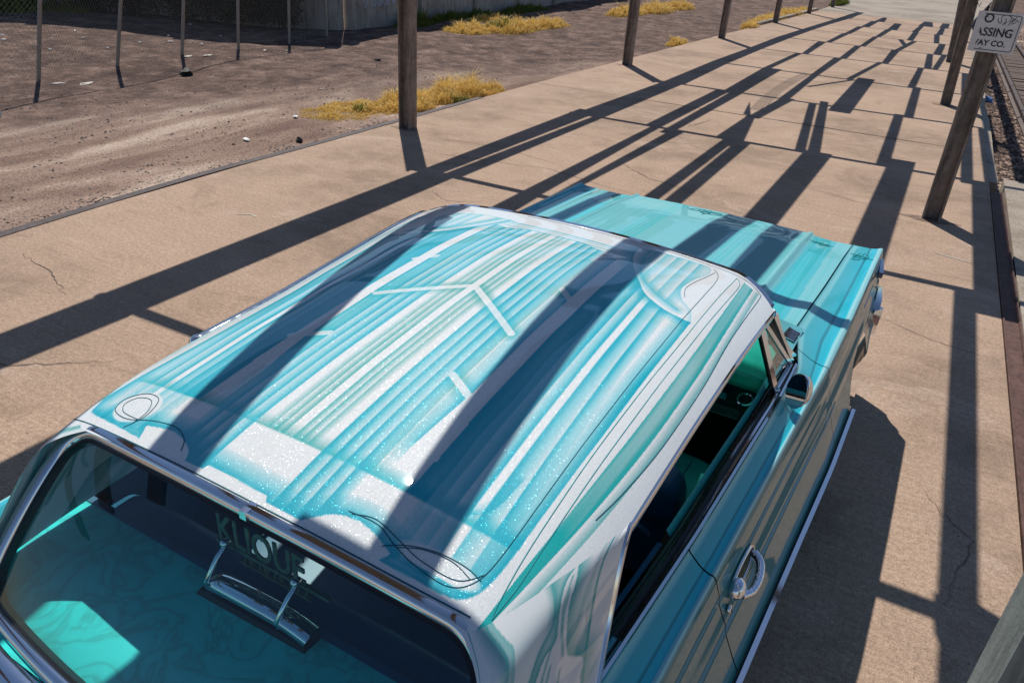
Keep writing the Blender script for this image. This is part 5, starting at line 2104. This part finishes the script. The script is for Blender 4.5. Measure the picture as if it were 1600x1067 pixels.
grass_clump('dry_grass', 'long golden dry grass clump mounded against the nearest left post', [(-6.72, 10.85, .42, .75, 1.35), (-6.62, 10.3, .30, .5, 1.0), (-6.5, 11.35, .28, .42, .8), (-6.9, 9.75, .40, .55, 1.0), (-6.65, 9.5, .3, .5, .8), (-6.98, 9.0, .40, .5, .55), (-7.1, 8.35, .45, .5, .3), (-7.3, 8.9, .3, .6, .3)], MAT['straw'], 'dry grass')
grass_clump('weed', 'small dull green weed in front of the golden grass', [(-6.98, 8.75, .13, .13, .8)], MAT['green'], 'weed', h=.16)
grass_clump('weed', 'green sprig inside the golden grass beside the steel edge', [(-6.35, 10.35, .16, .2, .5)], MAT['green'], 'weed', h=.3)
grass_clump('dry_grass', 'wide straw patch with green tips in front of the graffiti wall', [(-10.9, 18.2, .55, .9, .8), (-10.4, 19.6, .6, 1.1, 1.0), (-10.1, 21.0, .5, 1.0, .9), (-11.6, 20.4, .4, .9, .6)], MAT['straw'], 'dry grass', density=.45, bw=.011, h=.30)
grass_clump('weed', 'bright green growth mixed into the straw patch by the wall', [(-10.6, 19.4, .35, .7, .8)], MAT['green'], 'weed', density=.4, bw=.011, h=.36)
grass_clump('dry_grass', 'farther straw patch beyond the second left post', [(-9.7, 26.4, .5, 1.2, .9), (-9.5, 28.6, .5, 1.2, 1.0), (-9.3, 30.8, .5, 1.0, .9)], MAT['straw'], 'dry grass', density=.35, bw=.014, h=.36)
grass_clump('dry_grass', 'tiny straw tuft at the platform edge by the third left post', [(-6.0, 20.2, .22, .5, .8)], MAT['straw'], 'dry grass', density=.8, bw=.010, h=.28)
grass_clump('dry_grass', 'small round straw tuft just before the fourth left post', [(-5.55, 26.3, .25, .6, .9)], MAT['straw'], 'dry grass', density=.7, bw=.011, h=.34)
grass_clump('dry_grass', 'low straw strip along the kerb at the far left edge', [(-5.75, 30.2, .5, 1.6, .7), (-5.6, 32.8, .5, 1.4, .8), (-5.5, 35.2, .4, 1.2, .6)], MAT['straw'], 'dry grass', density=.4, bw=.013, h=.36)
grass_clump('weed', 'green tuft at the far end beside the last left post', [(-4.75, 41.5, .5, 1.0, 1.0), (-4.9, 43, .3, .8, .8)], MAT['green'], 'weed', density=.5, bw=.015, h=.5)
grass_clump('weed', 'strip of green weeds along the foot of the graffiti wall', [(-12.2, 17.6, .25, .8, 1.0), (-12.25, 19.2, .2, .9, .7), (-12.3, 21.0, .2, .9, .7), (-12.4, 24.0, .3, 1.6, .6)], MAT['green'], 'weed', density=.5, bw=.012, h=.4)
grass_clump('weed', 'green and straw strip at the far left behind the wire fence', [(-20.3, 11.7, 1.5, .7, 1.2), (-18.6, 12.4, .8, .4, .7)], MAT['green'], 'weed', density=.2, bw=.016, h=.5)


def bush(name, lab, path, n, h, depth, mat):
    x0, y0 = path[0]
    vs, fs = [], []
    for _ in range(n):
        s = rnd.random() * (len(path) - 1)
        i = int(s); t = s - i
        cx = path[i][0] * (1 - t) + path[i + 1][0] * t; cy = path[i][1] * (1 - t) + path[i + 1][1] * t
        top = h * (.70 + .30 * math.sin(s * 9) * math.sin(s * 3.3 + 1))
        z = top * rnd.random() ** .8
        bul = depth * (1 - .6 * (z / h)) * (.65 + .35 * math.sin(s * 13 + z * 3))
        x = cx + rnd.uniform(-.1, 1) * bul * .35; y = cy - rnd.uniform(0, 1) * bul
        a, bb = rnd.random() * 6.28, rnd.uniform(-.9, .9)
        L, w = rnd.uniform(.05, .12), rnd.uniform(.018, .04)
        d = Vector((math.cos(a) * math.cos(bb), math.sin(a) * math.cos(bb), math.sin(bb)))
        sd = d.cross(Vector((0, 0, 1))).normalized() * w
        p = Vector((x - x0, y - y0, z))
        k = len(vs)
        vs += [p, p + d * L * .5 + sd, p + d * L, p + d * L * .5 - sd]
        fs += [(k, k + 1, k + 2, k + 3)]
    me = bpy.data.meshes.new('foliage')
    me.from_pydata(vs, [], fs)
    me.materials.append(mat)
    root = empty(name, (x0, y0, 0))
    tag(root, lab, 'bush')
    o = bpy.data.objects.new('foliage', me)
    link(o, root)
    o['kind'] = 'stuff'
    for q in range(12):
        s = (q + .5) / 12 * (len(path) - 1)
        i = int(s); t = s - i
        cx = path[i][0] * (1 - t) + path[i + 1][0] * t - x0; cy = path[i][1] * (1 - t) + path[i + 1][1] * t - y0
        mb = MB()
        pts = [(cx, cy - .05, -.1), (cx + rnd.uniform(-.2, .2), cy - .25 * depth, h * .4), (cx + rnd.uniform(-.4, .4), cy - .35 * depth, h * .8)]
        mb.tube(pts, .018, 5)
        mb.build('stem', MAT['twig'], root)
    return root


bush('vine_hedge', 'dark shaded vines covering the wall behind the fence', [(-19.0, 12.4), (-16.8, 13.25), (-14.6, 14.1), (-13.3, 14.6)], 26000, 2.6, .75, MAT['leaf'])

# ------------------------------------------------------------------ loose stones and litter


def scatter(name, lab, pts, mat):
    vs, fs = [], []
    base = [(1, 0, 0), (-.3, .9, 0), (-.6, -.8, .1), (.1, .05, .75), (.5, -.6, .3), (-.7, .1, .4)]
    tri = [(0, 1, 3), (1, 5, 3), (5, 2, 3), (2, 4, 3), (4, 0, 3)]
    for (x, y, z, s) in pts:
        a = rnd.random() * 6.28
        c, sn = math.cos(a) * s, math.sin(a) * s
        k = len(vs)
        q = rnd.uniform(.5, 1.0)
        vs += [(x + p[0] * c - p[1] * sn, y + p[0] * sn + p[1] * c, z + p[2] * s * q) for p in base]
        fs += [tuple(i + k for i in t) for t in tri]
    me = bpy.data.meshes.new(name)
    me.from_pydata(vs, [], fs)
    me.materials.append(mat)
    o = bpy.data.objects.new(name, me)
    link(o)
    tag(o, lab, kind='stuff')
    return o


pts = []
for _ in range(30000):
    x = rnd.uniform(-19, -6.15); y = rnd.uniform(2.5, 34)
    if x > PX(y) - .1: continue
    w = x - .33 * y + 1.2 * math.sin(y * .8) + rnd.gauss(0, .9)
    if w > -9.0 and rnd.random() < .93: continue
    s = rnd.choice([.006, .008, .010, .013, .016, .022]) * rnd.uniform(.7, 1.2)
    pts.append((x, y, ground_h(x, y) - .002, s))
for _ in range(2600):
    y = rnd.uniform(2.5, 9.5); x = PX(y) - .1 - abs(rnd.gauss(0, .16))
    pts.append((x, y, ground_h(x, y) - .002, rnd.uniform(.006, .018)))
scatter('gravel', 'loose cinder gravel over the dirt lot', pts, MAT['stones'])
pts = []
for _ in range(9000):
    y = rnd.uniform(10.95, 40); x = rnd.uniform(PR(y) + .14, 1.75 - (y - 17) * .0185)
    pts.append((x, y, -.302, rnd.uniform(.012, .045)))
for _ in range(3000):
    y = rnd.uniform(10.95, 40); x = 2.3 - (y - 17) * .0185 + abs(rnd.gauss(0.2, .6))
    pts.append((x, y, -.302, rnd.uniform(.012, .045)))
scatter('ballast', 'brown stone ballast beside the rail', pts, MAT['ballast'])

LIT = {
    'white': plain('litter_white', (.72, .71, .68), .6, 0, .1, 20), 'blue': plain('litter_blue', (.10, .22, .45), .5, 0, .2, 20),
    'black': plain('litter_black', (.012, .012, .012), .7, 0, .3, 20), 'pale': plain('litter_pale', (.62, .55, .48), .7, 0, .2, 20), 'red': plain('litter_red', (.30, .05, .04), .6, 0, .2, 20),
    'pipe': plain('pvc_pipe', (.62, .72, .66), .45, 0, .06, 10)}


def crumple(name, x, y, z, s, mat, lab, cat='litter', flat=.5, group=None):
    bm = bmesh.new()
    bmesh.ops.create_icosphere(bm, subdivisions=2, radius=1)
    for v in bm.verts:
        k = rnd.uniform(.55, 1.15)
        v.co = Vector((v.co.x * k * s[0], v.co.y * k * s[1], max(v.co.z * k, -.25) * s[2]))
    me = bpy.data.meshes.new(name)
    bm.to_mesh(me); bm.free()
    me.materials.append(mat)
    o = bpy.data.objects.new(name, me)
    o.location = (x, y, z)
    o.rotation_euler = (0, 0, rnd.random() * 6)
    link(o)
    tag(o, lab, cat, group)
    return o


def gz(x, y, d=.01): return ground_h(x, y) + d


mb = MB(); mb.tube([(-.55, -.1, 0), (.0, 0, 0), (.30, .05, 0)], .045, 14)
o = mb.build('plastic_pipe', LIT['pipe'], smooth=60); o.location = (-10.30, 5.45, gz(-10.3, 5.45, .05)); tag(o, 'pale plastic pipe end lying at the left picture edge', 'pipe')
crumple('black_rag', -10.78, 9.05, gz(-10.78, 9.05, .03), (.16, .10, .09), LIT['black'], 'black rag lying on the gravel before the fence', 'rag')
crumple('black_scrap', -6.45, 6.9, gz(-6.45, 6.9, .02), (.045, .05, .045), LIT['black'], 'small black scrap beside the steel platform edge', 'scrap')
crumple('paper_scrap', -6.95, 6.55, gz(-6.95, 6.55, .015), (.09, .035, .012), LIT['white'], 'flat white paper scrap on the sand near the platform', 'scrap')
crumple('paper_scrap', -7.28, 7.75, gz(-7.28, 7.75, .015), (.05, .04, .02), LIT['white'], 'little white scrap on the sand left of the golden grass', 'scrap')
crumple('black_scrap', -9.3, 12.2, gz(-9.3, 12.2, .02), (.08, .05, .04), LIT['black'], 'dark scrap on the cinders left of the nearest post', 'scrap')
for i, (x, y, s) in enumerate([(-11.55, 7.3, .12), (-11.3, 7.6, .16), (-12.0, 10.15, .14), (-11.85, 10.45, .12), (-11.75, 11.8, .09), (-11.4, 12.0, .07)]):
    crumple('wood_chip', x, y, gz(x, y, .012), (s, s * .3, .018), LIT['pale'], 'pale splinter of board lying at the foot of the fence', 'wood scrap', group='pale splinters along the fence')
for i in range(14):
    x = rnd.uniform(-16, -12.6); y = rnd.uniform(8.5, 13.2)
    if y > 14 + (x + 13.5) * .35: continue
    crumple('paper_bit', x, y, gz(x, y, .02), (rnd.uniform(.03, .06), .03, .02), LIT['white'], 'white bit of litter on the gravel behind the wire fence', 'litter', group='white bits behind the fence')
TR = [(1.14, 11.15, .05, 'white', 'crumpled white wrapper at the near corner of the litter by the apron'), (1.22, 11.2, .04, 'pale', 'pale tan wrapper between two white ones by the apron'),
      (1.33, 11.35, .06, 'white', 'largest crumpled white wrapper in the litter by the apron'), (1.46, 11.25, .06, 'blue', 'blue plastic scrap among the litter beyond the apron'),
      (1.18, 11.55, .05, 'red', 'dull red wrapper in the litter beyond the apron'), (1.08, 12.6, .035, 'pale', 'pale food wrapper alone in the ballast by the edge stones'), (1.0, 15.4, .05, 'white', 'white paper cup lying by the edge stones up the track')]
for x, y, s, c, lab in TR:
    crumple('wrapper', x, y, -.28, (s, s * .7, s * .7), LIT[c], lab, 'wrapper')
crumple('plastic_bag', 1.02, 19.2, -.26, (.11, .22, .10), LIT['blue'], 'blue and white plastic bag lying against the edge stones', 'bag')
# raised marks on the edge channel
text_mesh('mark', 'VM10-20/2', .045, .0008, LIT['pale'], platform, Matrix.Translation((1.004, 3.35, .0005)) @ Matrix.Rotation(math.radians(90), 4, 'Z'))
# dark oil spot and pale chalk scuffs on the slab
scf = [wander([(-5.05, 4.55), (-4.95, 4.62), (-4.86, 4.60)], .006, 5), wander([(-5.42, 7.35), (-5.2, 7.40), (-5.05, 7.38)], .004, 5), wander([(.40, 7.52), (.6, 7.47), (.72, 7.45)], .004, 5)]
flat_strip(scf, [.012, .010, .012], .0035, 'scuff', plain('scuffed_cement', (.46, .42, .36), .9, 0, .2, 30), platform)
